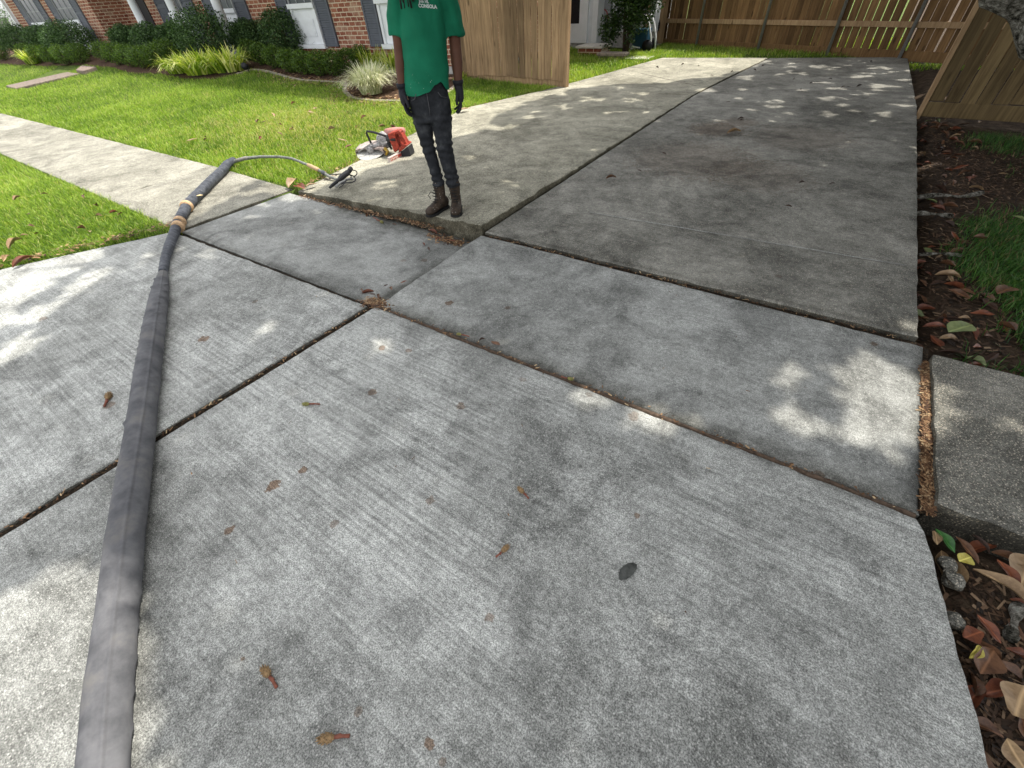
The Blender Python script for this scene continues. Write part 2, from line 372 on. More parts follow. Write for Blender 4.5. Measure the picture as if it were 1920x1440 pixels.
soil = mg.ramp(mg.noise(9, 6, 0.7), [(0.3, (0.022, 0.016, 0.011)), (0.5, (0.055, 0.038, 0.025)), (0.72, (0.125, 0.09, 0.06))])
thatch = mg.ramp(mg.noise(14, 5, 0.7), [(0.3, (0.035, 0.055, 0.012)), (0.55, (0.08, 0.12, 0.022)), (0.75, (0.20, 0.19, 0.07))])
isr = mg.math('GREATER_THAN', sx.outputs[0], 0.6)
mg.color(mg.mix(isr, thatch, soil)); mg.bump(mg.noise(60, 4, 0.7), 0.8, 0.02)
go = mesh('ground', V, F.tolist(), mg.m); tag(go, 'soil and turf under the lawns and beside the driveway', kind='structure')
def ground_z(x, y):
    i = int(np.clip(np.searchsorted(gx, x)-1, 0, nX-2)); j = int(np.clip(np.searchsorted(gy, y)-1, 0, nY-2))
    u = (x-gx[i])/(gx[i+1]-gx[i]); v = (y-gy[j])/(gy[j+1]-gy[j])
    return float((GZ[j, i]*(1-u)+GZ[j, i+1]*u)*(1-v)+(GZ[j+1, i]*(1-u)+GZ[j+1, i+1]*u)*v)
def gzN(X, Y):
    i = np.clip(np.searchsorted(gx, X)-1, 0, nX-2); j = np.clip(np.searchsorted(gy, Y)-1, 0, nY-2)
    u = (X-gx[i])/(gx[i+1]-gx[i]); v = (Y-gy[j])/(gy[j+1]-gy[j])
    return (GZ[j, i]*(1-u)+GZ[j, i+1]*u)*(1-v)+(GZ[j+1, i]*(1-u)+GZ[j+1, i+1]*u)*v

# street behind the viewer
mb = MB().box(-40, 30, -9, -3.55, -.5, -.13); o = mb.build('road', plain('asphalt', (0.06, 0.06, 0.06), 0.9, 0.25, 30)); tag(o, 'street at the foot of the driveway', kind='structure')
mb = MB().box(-40, 30, -3.55, -3.23, -.5, -.02); o = mb.build('kerb', M_walk); tag(o, 'concrete kerb along the street', kind='structure')

# joint fillings: dirt, old wood strips, control joints
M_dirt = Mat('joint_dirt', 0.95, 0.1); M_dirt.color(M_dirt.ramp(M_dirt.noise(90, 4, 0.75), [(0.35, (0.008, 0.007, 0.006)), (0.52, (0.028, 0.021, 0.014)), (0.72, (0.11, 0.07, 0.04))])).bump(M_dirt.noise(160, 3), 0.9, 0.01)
M_oldwood = plain('joint_wood', (0.085, 0.058, 0.040), 0.9, 0.5, 60, bump=0.5)
def ribbon(name, P, w, mat, label, dz=0.004, seg=0.05, h=0.03):
    R = resample([(p[0], p[1], p[2]) for p in P], max(3, int(sum(math.dist(a[:2], b[:2]) for a, b in zip(P, P[1:]))/seg)))
    V = []; F = []
    for i, p in enumerate(R):
        a = R[max(0, i-1)]; b = R[min(len(R)-1, i+1)]; t = (b-a)[:2]; t = t/np.linalg.norm(t); nn = np.array([-t[1], t[0]])
        for k, s in enumerate((-1, -0.5, 0, 0.5, 1)):
            q = p[:2]+nn*s*w/2; z = p[2]+dz*noise.noise(Vector((q[0]*30, q[1]*30, k)))-(h if abs(s) == 1 else 0)
            V.append((q[0], q[1], z))
    for i in range(len(R)-1):
        for k in range(4): F.append((i*5+k, i*5+k+1, (i+1)*5+k+1, (i+1)*5+k))
    o = mesh(name, V, F, mat); tag(o, label, kind='structure'); return o
ribbon('driveway_joint', [(-2.33, -3.2, -.014), (-2.26, -.57, -.014), (-2.18, 1.40, -.016)], .08, M_dirt.m, 'dirt filled joint running toward the viewer', .012)
ribbon('driveway_joint', [(-2.17, 1.402, -.008), (.75, 1.44, -.010)], .03, M_oldwood, 'old wood strip in the joint along the crossing slab', .006)
ribbon('driveway_joint', [(-2.17, 2.62, -.016), (.76, 2.632, -.022)], .09, M_dirt.m, 'dark joint at the foot of the right lane', .012)
ribbon('driveway_joint', [(-2.182, 2.60, -.03), (-2.185, 8.4, -.0), (-1.84, 12.6, -.0)], .04, M_dirt.m, 'dirt joint between the two driveway lanes', .008)
ribbon('driveway_joint', [(-4.83, 1.33, -.022), (-2.19, 1.385, -.028)], .05, M_dirt.m, 'mossy joint between the hose slab and the sunken slab', .010)
ribbon('driveway_joint', [(-4.8, 1.3, -.02), (-4.77, 2.52, -.02)], .08, M_dirt.m, 'joint at the end of the tan sidewalk', .010)
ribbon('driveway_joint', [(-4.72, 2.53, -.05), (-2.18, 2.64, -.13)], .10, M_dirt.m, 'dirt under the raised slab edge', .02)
ribbon('driveway_joint', [(-4.93, 8.055, -.0), (-2.20, 8.41, -.0)], .03, M_dirt.m, 'control joint across the left lane', .004)
ribbon('driveway_joint', [(.782, 1.46, -.012), (.788, 2.6, -.012)], .05, M_dirt.m, 'joint packed with brown needles beside the right sidewalk', .014)
a = G(1105, 398, .018); b = G(1700, 498, .018); M_line = concrete('tooled_line', 0.20, 0.32, 0.1, 0.6)
V = []; F = []
for i in range(60):
    t = i/59; x = a[0]*(1-t)+b[0]*t; y = a[1]*(1-t)+b[1]*t+0.004*noise.noise(Vector((x*4, 0, 0)))
    V += [(x, y-.004, .019), (x, y, .0225), (x, y+.004, .019)]
    if i: F += [((i-1)*3, i*3, i*3+1, (i-1)*3+1), ((i-1)*3+1, i*3+1, i*3+2, (i-1)*3+2)]
tag(mesh('driveway_ridge', V, F, M_line), 'thin tooled ridge across the right lane', kind='structure')
a = G(1200, 137, .02); b = G(1306, 161, .02)
ribbon('driveway_crack', [(a[0], a[1], .0215), (b[0], b[1], .0215)], .02, M_dirt.m, 'control joint across the sunlit far slab', .001, h=0.004)

# ------------------------------------------------------------------ grass (one object per lawn)
G_stops = [(0.0, (0.060, 0.115, 0.014)), (0.35, (0.160, 0.260, 0.030)), (0.7, (0.32, 0.42, 0.070)), (0.88, (0.38, 0.47, 0.13)), (0.95, (0.42, 0.38, 0.16)), (1.0, (0.50, 0.42, 0.22))]
M_grass = tinted('grass_blades', G_stops, 0.45, 0.38, (1.5, 1.6, 0.6))
M_grass_shade = tinted('grass_blades_shaded', [(0, (0.014, 0.045, 0.010)), (.5, (0.038, 0.105, 0.018)), (.88, (0.085, 0.18, 0.035)), (.95, (0.16, 0.12, 0.06)), (1, (0.24, 0.17, 0.09))], .5, .25, (1.2, 1.4, .6))  # right-hand turf: its shade is put into a darker blade colour
def grass(name, X, Y, label, length=0.055, width=0.005, lean=0.5, dry=None, mat=None, cat='grass', clump=0.0):
    X = np.asarray(X); Y = np.asarray(Y); k = ~on_slab(X, Y); X, Y = X[k], Y[k]; n = len(X)
    Z = gzN(X, Y); Z = np.maximum(Z, -0.12)-0.006
    L = length*(0.55+0.8*rng.random(n)); a = rng.random(n)*6.283; l = lean*(0.2+rng.random(n)); tilt = L[:, None]*0
    dx, dy = np.cos(a)*l, np.sin(a)*l; b = rng.random(n)*6.283; wx, wy = np.cos(b)*width*.5, np.sin(b)*width*.5
    # base pair -> mid pair -> tip : two faces (quad + tri drawn as quad)
    p0 = np.stack([X-wx, Y-wy, Z], 1); p1 = np.stack([X+wx, Y+wy, Z], 1)
    mx, my, mz = X+dx*L*.4, Y+dy*L*.4, Z+L*.62
    m0 = np.stack([mx-wx*.8, my-wy*.8, mz], 1); m1 = np.stack([mx+wx*.8, my+wy*.8, mz], 1)
    tx, ty, tz = X+dx*L*1.1, Y+dy*L*1.1, Z+L*(1-0.25*l)
    t0 = np.stack([tx-wx*.15, ty-wy*.15, tz], 1); t1 = np.stack([tx+wx*.15, ty+wy*.15, tz], 1)
    Q = np.stack([p0, p1, m1, m0, m0, m1, t1, t0], 1).reshape(-1, 3)
    nz = np.array([noise.noise(Vector((x*.7, y*.7, 0)))+0.6*noise.noise(Vector((x*3, y*3, 4))) for x, y in zip(X, Y)])
    t = np.clip(0.42+0.35*nz+rng.normal(0, 0.24, n), 0, 0.9)
    if dry is not None:
        d = dry(X, Y); r = rng.random(n) < d; t = np.where(r, 0.92+0.08*rng.random(n), t)
    r = rng.random(n) < 0.02; t = np.where(r, 0.97, t)
    o = npmesh(name, Q, 4, mat or M_grass, tint=np.repeat(t, 2)); tag(o, label, cat, kind='stuff'); return o
BED = []   # filled below; grass keeps out of the flower bed
bedpx = [(868, 152), (838, 176), (800, 190), (745, 191), (690, 190), (660, 185), (646, 172), (648, 156), (610, 154), (568, 152), (540, 146), (500, 134), (474, 131), (445, 140), (400, 149), (345, 148), (300, 138), (250, 138), (215, 128), (180, 124), (140, 122), (90, 124), (40, 122), (0, 120)]
bed_front = [GT(*p) for p in bedpx]
bed_front = bed_front+[(bed_front[-1][0]-8, bed_front[-1][1], 0.45)]
BEDP = [(p[0], p[1]) for p in bed_front]+[(-45, 12), (-6.9, 12), (-6.9, 8.9)]
def scatter(x0, x1, y0, y1, dens, far=1.0):
    n = int((x1-x0)*(y1-y0)*dens); return rng.uniform(x0, x1, n), rng.uniform(y0, y1, n)
def dry_front(X, Y):   # worn yellow thatch in the middle of the front lawn
    c = G(560, 235); d = ((X-c[0])/2.0)**2+((Y-c[1])/1.3)**2
    nz = np.array([noise.noise(Vector((x*1.6, y*1.6, 8))) for x, y in zip(X, Y)])
    return np.clip(0.42*np.exp(-d)+0.35*np.clip(nz-0.2, 0, 1), 0, .6)
parts = [scatter(-9.5, -4.4, 2.6, 8.6, 3400), scatter(-14, -9.5, 2.6, 8.6, 1900), scatter(-24, -14, 2.6, 8.8, 900), scatter(-36, -24, 2.6, 9, 350)]
X = np.concatenate([p[0] for p in parts]); Y = np.concatenate([p[1] for p in parts])
PATHP = [(-22.6, 4.1), (-21.0, 4.4), (-22.8, 7.4), (-24.6, 7.4)]
k = ~in_poly(BEDP, X, Y) & ~in_poly(PATHP, X, Y); X, Y = X[k], Y[k]
grass('front_lawn_grass', X, Y, 'bright sunlit lawn between the sidewalk and the house bed', 0.062, 0.008, 0.55, dry_front)
X, Y = scatter(-8.5, -4.6, -1.8, 1.42, 5200); X2, Y2 = scatter(-14, -8.5, -1, 1.42, 2200)
X = np.concatenate([X, X2]); Y = np.concatenate([Y, Y2])
grass('verge_grass', X, Y, 'green grass triangle between the sidewalk and the driveway flare', 0.065, 0.0055, 0.7, lambda X, Y: 0.03+0*X)
X, Y = scatter(-8.6, -3.9, 8.3, 15.5, 1300); X2, Y2 = scatter(-5.0, 3.2, 12.3, 16.3, 900)
X = np.concatenate([X, X2]); Y = np.concatenate([Y, Y2]); k = ~((X < -5.0) & (Y > 13.6)) & ~((X < -7.3)) & ~((Y > 12.9) & (X > 0.6)); X, Y = X[k], Y[k]
grass('yard_grass', X, Y, 'bright strip of grass behind the gate panel and along the back fence', 0.085, 0.010, 0.6, lambda X, Y: 0.05+0*X)
# patchy turf on the right side
X, Y = scatter(0.85, 4.6, 2.5, 7.6, 8500)
nz = np.array([noise.noise(Vector((x*1.1, y*1.1, 2)))+.5*noise.noise(Vector((x*4, y*4, 2))) for x, y in zip(X, Y)])
edge = np.clip((X-0.92-0.09*np.abs(Y-3.2)+.25*nz)/0.35, 0, 1); thin = 0.35+0.65*np.clip((5.1-Y)/.9, 0, 1)
k = (rng.random(len(X)) < edge*np.clip(0.85+1.7*nz-0.45*np.clip((Y-4.4)/.8, 0, 1), 0.03, 1)*thin); X, Y = X[k], Y[k]
grass('side_grass', X, Y, 'shaded rough grass strip right of the driveway, mixed with dead leaves', 0.085, 0.005, 0.8, lambda X, Y: 0.05+0*X, M_grass_shade)
X, Y = scatter(0.9, 4.4, -1.6, 1.48, 7000)
nz = np.array([noise.noise(Vector((x*2.3, y*2.3, 12))) for x, y in zip(X, Y)])
edge = np.clip((X-1.07-np.clip(0.75-Y, -1, 1)*0.02)/0.10, 0, 1)*np.where(Y > 1.17, np.clip((1.30-Y)/.13, 0, 1), 1.0)
k = (rng.random(len(X)) < edge*np.clip(0.70+1.7*nz, 0.06, 1)); X, Y = X[k], Y[k]
grass('corner_grass', X, Y, 'thin grass among brown leaves at the bottom right corner', 0.075, 0.0035, 1.0, lambda X, Y: 0.15+0*X, M_grass_shade)

# ------------------------------------------------------------------ magnolia (crown shades the driveway)
M_bark = Mat('magnolia_bark', 0.95, 0.1)
M_bark.color(M_bark.ramp(M_bark.noise(26, 6, 0.75), [(0.36, (0.012, 0.011, 0.008)), (0.46, (0.10, 0.095, 0.075)), (0.56, (0.30, 0.28, 0.24)), (0.68, (0.55, 0.57, 0.50))])).bump(M_bark.noise(34, 5, 0.75), 1.0, 0.06)
M_mleaf = tinted('magnolia_leaf', [(0, (0.012, 0.028, 0.008)), (0.6, (0.03, 0.065, 0.015)), (1, (0.06, 0.10, 0.03))], 0.3, 0.18, (1.2, 1.5, 0.4))
tree = thing('magnolia_tree', 'leaning magnolia with dark rough bark in front of the right gate panel', 'tree', (2.7, 5.0, -.1))
tr = MB()
P = [(2.85, 5.0, -.30), (2.62, 5.0, .05), (2.30, 5.0, .36), (1.75, 5.0, .72), (1.04, 5.0, 1.22), (.62, 5.0, 1.53), (.15, 5.02, 2.05), (-.12, 5.05, 2.85), (-.12, 5.1, 3.9), (.1, 5.1, 5.2)]
P = [(q[0]-.035, q[1], q[2]-.055) for q in resample(P, 46)]
R = [0.46-0.15*min(1, i/9)-0.0022*i+0.02*math.sin(i*1.3) for i in range(46)]
tr.tube(P, R, 40)
def knob(v):
    v = Vector(v); n_ = noise.noise(v*5)*0.045+noise.noise(v*16)*0.018; return v+Vector((noise.noise(v*5+Vector((9, 0, 0))), noise.noise(v*5+Vector((0, 9, 0))), 0))*0.07+Vector((n_, n_, n_*.3))
tr.V = [knob(v) for v in tr.V]
for k_ in range(7):
    a = k_*0.6-1.8; q = [(2.75+math.cos(a)*d, 5.0+math.sin(a)*d, z) for d, z in ((.25, .15), (.55, -.02), (.95, -.12), (1.5, -.18))]
    tr.tube(q, [.14, .10, .06, .03], 8)
trunk = tr.build('trunk', M_bark.m, None, True)
def child_at(o, root):   # vertices are world coordinates; keep them while parenting
    bpy.context.view_layer.update(); o.parent = root; o.matrix_parent_inverse = root.matrix_world.inverted(); return o
child_at(trunk, tree)
br = MB()
for (sx_, sy_, sz_), (ex, ey, ez) in [((.0, 5.02, 2.3), (-.8, 3.6, 5.6)), ((-.1, 5.05, 2.9), (-1.8, 7.2, 6.2)), ((-.1, 5.1, 3.4), (3.6, 3.0, 6.2)), ((-.1, 5.1, 3.9), (4.8, 7.6, 6.5)),
        ((.0, 5.1, 4.6), (1.6, 9.5, 7.0)), ((.1, 5.1, 5.1), (-2.8, 4.6, 7.6)), ((-.12, 5.08, 3.1), (1.4, 2.6, 5.9)), ((.1, 5.1, 5.15), (0.4, 7.0, 8.4)), ((2.2, 5.0, .5), (4.6, 4.6, 4.6))]:
    s_ = Vector((sx_, sy_, sz_)); e_ = Vector((ex, ey, ez)); q = []
    for i in range(9):
        t = i/8; p = s_.lerp(e_, t)+Vector((noise.noise(Vector((t*3, ex, 0)))*.3, noise.noise(Vector((t*3, ey, 5)))*.3, math.sin(t*3.1)*.3))*min(1, t*4); q.append(p)
    br.tube(q, [0.17*(1-0.8*i/8) for i in range(9)], 10)
    for b in range(5):
        t = 3+b; d = Vector((random.uniform(-1, 1), random.uniform(-1, 1), random.uniform(-.1, .7))).normalized()
        br.tube([q[t], q[t]+d*.6, q[t]+d*1.3+Vector((0, 0, .15))], [.05, .03, .012], 6)
child_at(br.build('branches', M_bark.m, None, True), tree)

# shade outline on the driveway; the unseen crown's leaves are placed to cast it
shade_px = [(572, 372), (470, 352), (430, 368), (385, 400), (338, 428), (230, 452), (120, 520), (0, 612), (-260, 800), (-300, 1010), (-60, 1165), (95, 1165), (180, 1120), (245, 1240), (330, 1440)]
sp = [G(*p) for p in shade_px]
shade_poly = sp+[(-.55, -2.5), (5.5, -2.5), (7.5, 3), (7.5, 13.5), (3, 15.5), (-2.2, 13.6)]+[G(*p) for p in [(1440, 118), (1415, 130), (1370, 142), (1320, 150), (1250, 157), (1150, 164), (1060, 172), (1010, 186), (960, 214), (900, 246), (850, 268), (820, 300), (770, 306), (720, 312), (680, 330), (640, 345)]]
holes = [(1650, 705, .17), (1610, 735, .12), (1685, 750, .16), (1650, 785, .13), (1600, 700, .06), (1640, 672, .07), (1670, 830, .05), (1600, 805, .05), (1476, 702, .06), (1512, 782, .07), (1545, 800, .045), (1372, 857, .06), (1250, 803, .05), (1192, 783, .04), (1096, 742, .05), (1335, 790, .045),
         (1745, 738, .05), (1590, 805, .06), (1660, 815, .05), (1590, 700, .10), (1310, 796, .03), (1748, 285, .10), (1730, 160, .12), (1870, 800, .04), (940, 640, .03), (720, 650, .04),
         (1650, 215, .09), (1575, 200, .07), (1600, 212, .07), (1690, 235, .06), (1450, 203, .10), (1472, 214, .05), (1390, 170, .10), (1560, 168, .08), (1500, 172, .07), (1640, 172, .09), (1610, 145, .15), (1500, 140, .15), (1400, 150, .14), (1650, 130, .12), (1540, 127, .15), (1680, 165, .08), (1690, 200, .10), (1545, 188, .08), (1440, 228, .05), (1453, 222, .04),
         (1180, 190, .16), (1110, 188, .20), (1050, 205, .14), (1140, 215, .07), (1000, 222, .12), (960, 240, .10), (1210, 215, .05), (1200, 178, .12), (905, 320, .05), (880, 300, .08), (840, 335, .05), (735, 345, .05), (710, 352, .06), (700, 380, .05), (1240, 88, .2),
         (470, 362, .10), (520, 352, .08), (595, 390, .03), (480, 400, .035), (470, 440, .03), (385, 510, .05), (330, 470, .05), (280, 480, .08), (180, 520, .14), (70, 590, .12), (30, 650, .15), (130, 560, .10), (490, 620, .05), (1725, 620, .05), (1735, 300, .06)]
hol = [(*G(x, y), r) for x, y, r in holes]
N = 230000
tx = rng.uniform(-7.8, 7.6, N); ty = rng.uniform(-2.6, 15.5, N)
wob = np.array([noise.noise(Vector((x*1.2, y*1.2, 40)))*.22+noise.noise(Vector((x*4, y*4, 41)))*.12 for x, y in zip(tx, ty)])
wob2 = np.array([noise.noise(Vector((x*1.2, y*1.2, 50)))*.22+noise.noise(Vector((x*4, y*4, 51)))*.12 for x, y in zip(tx, ty)])
k = in_poly(shade_poly, tx+wob, ty+wob2)
jag = np.array([noise.noise(Vector((x*6, y*6, 44)))+.5*noise.noise(Vector((x*14, y*14, 45))) for x, y in zip(tx, ty)])
for (hx, hy, r) in hol:
    k &= ((tx-hx+wob*.2)**2+(ty-hy+wob2*.2)**2) > (r*(1+(1.5 if r < .095 or hy > 3 else .3)*jag)+0.05)**2
fleck = np.array([noise.noise(Vector((x*2.6, y*3.6, 70)))+.5*noise.noise(Vector((x*7, y*7, 71))) for x, y in zip(tx, ty)])
lite = np.array([noise.noise(Vector((x*2.1, y*2.1, 60))) for x, y in zip(tx, ty)])
k &= ~((ty > 6.5) & (lite > 0.44)) & ~((ty <= 6.5) & (tx < -2.2) & (lite > 0.56))
k &= ~((ty > 6.8) & (tx > -1.4) & (tx < .9) & (fleck > .45-.035*(ty-6.8)))
tx, ty = tx[k], ty[k]; n = len(tx)
# a lens-shaped crown: height by distance from the tree's axis
hz = rng.random(n)
r_ = np.hypot(tx+0.6, ty-2.9); zlow = 4.2+0.9*np.clip(r_/7, 0, 1); ztop = 9.0-3.4*np.clip(r_/7.5, 0, 1)**1.5
z = zlow+(ztop-zlow)*hz**1.5
C = np.stack([tx, ty, np.zeros(n)], 1)+SDIR*(z/SDIR[2])[:, None]
def leafquads(C, L, Wd, up=0.0, curl=0.15, flat=None):
    n = len(C); a = rng.normal(size=(n, 3)); a[:, 2] = a[:, 2]*0.6-up; a /= np.linalg.norm(a, axis=1)[:, None]
    b = rng.normal(size=(n, 3)); b -= a*(a*b).sum(1)[:, None]; b /= np.linalg.norm(b, axis=1)[:, None]
    c = np.cross(a, b); l = (L*(0.7+0.6*rng.random(n)))[:, None]; w = (Wd*(0.7+0.6*rng.random(n)))[:, None]
    return np.stack([C-a*l*.5, C+b*w*.5-a*l*.05+c*w*curl, C+a*l*.5, C-b*w*.5-a*l*.05+c*w*curl], 1).reshape(-1, 3)
# unseen low leaf skirt added to shade the side strip and right gate
nl = 26000; lx = rng.uniform(1.5, 7.0, nl); ly = rng.uniform(.2, 10.5, nl); lz = 2.75+.25*np.abs(lx-3.5)+1.6*rng.random(nl)
kk = ((lx-4.2)/2.9)**2+((ly-5.2)/5.2)**2 < 1
qx, qy = lx-SDIR[0]*lz/SDIR[2], ly-SDIR[1]*lz/SDIR[2]
for (hx, hy, r) in hol: kk &= (qx-hx)**2+(qy-hy)**2 > (r+.09)**2
kk &= ~((qy > 6.6) & (qx < .9))
C = np.concatenate([C, np.stack([lx, ly, lz], 1)[kk]]); n = len(C)
Q = leafquads(C, 0.23, 0.105)
crown = npmesh('crown', Q, 4, M_mleaf, tint=rng.random(n)); child_at(crown, tree)

# ------------------------------------------------------------------ brick house
def brickmat(name, axis_u):
    m = Mat(name, 0.9, 0.15); s = m.n('ShaderNodeSeparateXYZ'); m.l(m.co, s.inputs[0]); cb = m.n('ShaderNodeCombineXYZ')
    m.l(s.outputs[axis_u], cb.inputs[0]); m.l(s.outputs[2], cb.inputs[1])
    wv = m.n('ShaderNodeVectorMath', operation='ADD'); nz = m.n('ShaderNodeTexNoise'); nz.inputs['Scale'].default_value = 9; m.l(m.co, nz.inputs['Vector'])
    sc = m.n('ShaderNodeVectorMath', operation='SCALE'); sc.inputs[3].default_value = 0.016; m.l(nz.outputs['Color'], sc.inputs[0]); m.l(cb.outputs[0], wv.inputs[0]); m.l(sc.outputs[0], wv.inputs[1])
    b = m.n('ShaderNodeTexBrick'); m.l(wv.outputs[0], b.inputs['Vector']); b.inputs['Scale'].default_value = 1
    b.inputs['Brick Width'].default_value = 0.225; b.inputs['Row Height'].default_value = 0.088; b.inputs['Mortar Size'].default_value = 0.010; b.inputs['Mortar Smooth'].default_value = 0.2
    b.inputs['Color1'].default_value = (0.19, 0.055, 0.035, 1); b.inputs['Color2'].default_value = (0.34, 0.14, 0.085, 1); b.inputs['Mortar'].default_value = (0.62, 0.52, 0.38, 1)
    c = m.mix(m.ramp(m.noise(3.4, 3, 0.6), [(0.52, 0), (0.66, 0.45)]), b.outputs['Color'], (0.52, 0.40, 0.28))
    c = m.mix(0.5, c, m.ramp(m.noise(40, 4, 0.7), [(0.3, 0.55), (0.7, 1.3)]), 'MULTIPLY')
    m.color(c); m.bump(m.math('SUBTRACT', 1.0, b.outputs['Fac']), 0.6, 0.01); return m.m
M_brx, M_bry = brickmat('brick_front', 0), brickmat('brick_side', 1)
M_white = plain('white_paint', (0.74, 0.76, 0.78), 0.5, 0.06, 5)
M_shut = plain('shutter_grey', (0.105, 0.115, 0.135), 0.6, 0.12, 9)
M_glass = Mat('window_glass', 0.12, 0.5).color((0.05, 0.06, 0.07)).m
M_frame = plain('window_frame_grey', (0.30, 0.31, 0.31), 0.6, 0.1)
M_black = plain('dark_door', (0.012, 0.012, 0.014), 0.5, 0.2)
M_found = plain('foundation_concrete', (0.36, 0.35, 0.33), 0.9, 0.3, 14, bump=.4)
M_roof = plain('roof_shingle', (0.10, 0.09, 0.085), 0.9, 0.4, 30, bump=.6)
FY, WY = 9.0, 8.0
wingR = PY(212, 87, WY)[0]; wingL = PY(47, 57, WY)[0]-.1; houseR = PY(866, 100, FY)[0]+0.12
house = thing('brick_house', 'red brick house with grey louvred shutters and white porch columns behind the hedge', 'house', (wingR, FY, 0))
def H(mb, name, mat, parent=None, smooth=False, bevel=0):
    return child_at(mb.build(name, mat, None, smooth, bevel), parent or house)
EAVE = 2.95; BACK = 13.4
H(MB().box(wingR+.003, houseR, FY, BACK, .22, EAVE), 'wall', M_brx)
H(MB().box(wingL, wingR, WY, BACK, .2, EAVE), 'wall', M_brx)
H(MB().box(wingR-.01, wingR+.004, WY+.002, FY+.2, .2, EAVE-.01), 'wall', M_bry)
H(MB().box(wingL-.02, houseR+.02, FY+.0-.03, BACK, -.3, .22), 'foundation', M_found)
H(MB().box(wingL-.02, wingR+.02, WY-.02, FY-.04, -.3, .198), 'foundation', M_found)
# hip roof with eaves
def roof(x0, x1, y0, y1, z0, pitch=.42, ov=.45):
    x0 -= ov; x1 += ov; y0 -= ov; y1 += ov; hw = (y1-y0)/2; h = hw*pitch
    V = [(x0, y0, z0), (x1, y0, z0), (x1, y1, z0), (x0, y1, z0), (x0, y0, z0+.14), (x1, y0, z0+.14), (x1, y1, z0+.14), (x0, y1, z0+.14), (x0+hw, y0+hw, z0+.14+h), (x1-hw, y0+hw, z0+.14+h)]
    return MB().add(V, [(3, 2, 1, 0), (0, 1, 5, 4), (1, 2, 6, 5), (2, 3, 7, 6), (3, 0, 4, 7), (4, 5, 9, 8), (5, 6, 9), (6, 7, 8, 9), (7, 4, 8)])
H(roof(wingL, houseR, WY-.1, BACK, EAVE+.01), 'roof', M_roof)
RAIL = 1.34
def shutter(x0, x1, Y, z0, z1):
    mb = MB().box(x0, x1, Y-.025, Y-.002, z0, z1)
    mb.box(x0, x0+.05, Y-.05, Y-.0255, z0, z1).box(x1-.05, x1, Y-.05, Y-.0255, z0, z1)
    for zz in (z0, (z0+z1)/2-.03, z1-.06): mb.box(x0+.0505, x1-.0505, Y-.049, Y-.0255, zz, zz+.06)
    z = z0+.075
    while z < z1-.09:
        if not (z0+z1)/2-.06 < z < (z0+z1)/2+.05: mb.add([(x0+.051, Y-.026, z+.035), (x1-.051, Y-.026, z+.035), (x1-.051, Y-.048, z), (x0+.051, Y-.048, z)], [(0, 1, 2, 3)])
        z += .045
    return mb
def window(x0, x1, Y, zb, sl=True, sr=True, sw=.42, zt=2.55):
    f = MB()   # lower white panel with frame, then sash
    f.box(x0, x1, Y-.012, Y-.002, zb, RAIL)
    f.box(x0, x0+.07, Y-.05, Y-.0125, zb, RAIL).box(x1-.07, x1, Y-.05, Y-.0125, zb, RAIL)
    f.box(x0+.22, x1-.22, Y-.03, Y-.0125, zb+.16, RAIL-.22).box(x0+.25, x1-.25, Y-.036, Y-.0305, zb+.19, RAIL-.25)
    w = H(f, 'window', M_white)
    H(MB().box(x0-.03, x1+.03, Y-.09, Y-.0005, RAIL+.001, RAIL+.10), 'rail', M_white, None)
    H(MB().box(x0-.06, x1+.06, Y-.10, Y-.0005, zb-.09, zb-.002), 'sill', M_white, None)
    g = MB().box(x0+.05, x1-.05, Y-.012, Y-.003, RAIL+.102, zt); H(g, 'pane', M_glass, None)
    fr = MB().box(x0, x0+.05, Y-.04, Y-.001, RAIL+.102, zt).box(x1-.05, x1, Y-.04, Y-.001, RAIL+.102, zt).box(x0, x1, Y-.04, Y-.001, zt+.001, zt+.07)
    for k in range(1, 3): xx = x0+(x1-x0)*k/3; fr.box(xx-.012, xx+.012, Y-.026, Y-.0125, RAIL+.11, zt)
    for zz in (RAIL+.42, RAIL+.80): fr.box(x0+.051, x1-.051, Y-.022, Y-.0125, zz, zz+.022)
    H(fr, 'window_frame', M_frame, None)
    if sr: H(shutter(x1+.05, x1+.05+sw, Y, zb-.05, zt+.05), 'shutter', M_shut, None)
    if sl: H(shutter(x0-.05-sw, x0-.05, Y, zb-.05, zt+.05), 'shutter', M_shut, None)
def wx(p, Y): return PY(p[0], p[1], Y)[0]
W2a, W2b = wx((546, 18), FY), wx((591, 13), FY); ww = W2b-W2a
zb = .62
window(W2a, W2b, FY, zb, sw=wx((618, 10), FY)-wx((592, 12), FY)-.05)
w1 = wx((708, 8), FY); window(w1, w1+ww, FY, zb, sw=.46)
w3 = wx((442, 17), FY); window(w3-ww*.95, w3, FY, zb, sw=.62)
w4 = wx((348, 23), FY); window(w4-ww*.95, w4, FY, zb, sw=.7)
d1, d0 = wx((302, 66), FY), wx((287, 66), FY)
H(MB().box(d0, d1, FY-.03, FY-.002, .42, 2.5), 'door', M_black); H(MB().box(d0-.28, d0-.003, FY-.07, FY-.002, .42, 2.6).box(d0-.2, d0-.1, FY-.1, FY-.0705, .42, 2.6), 'door_frame', M_white)
for (a, b) in (((117, 33), (147, 31)), ((60, 38), (84, 35))):
    xa, xb = wx(a, WY), wx(b, WY); window(xa, xb, WY, .66, sw=(xb-xa)*.36)
# downspout at the far corner
H(MB().box(wingL-.16, wingL-.02, WY-.12, WY-.01, .1, EAVE), 'downspout', M_white)
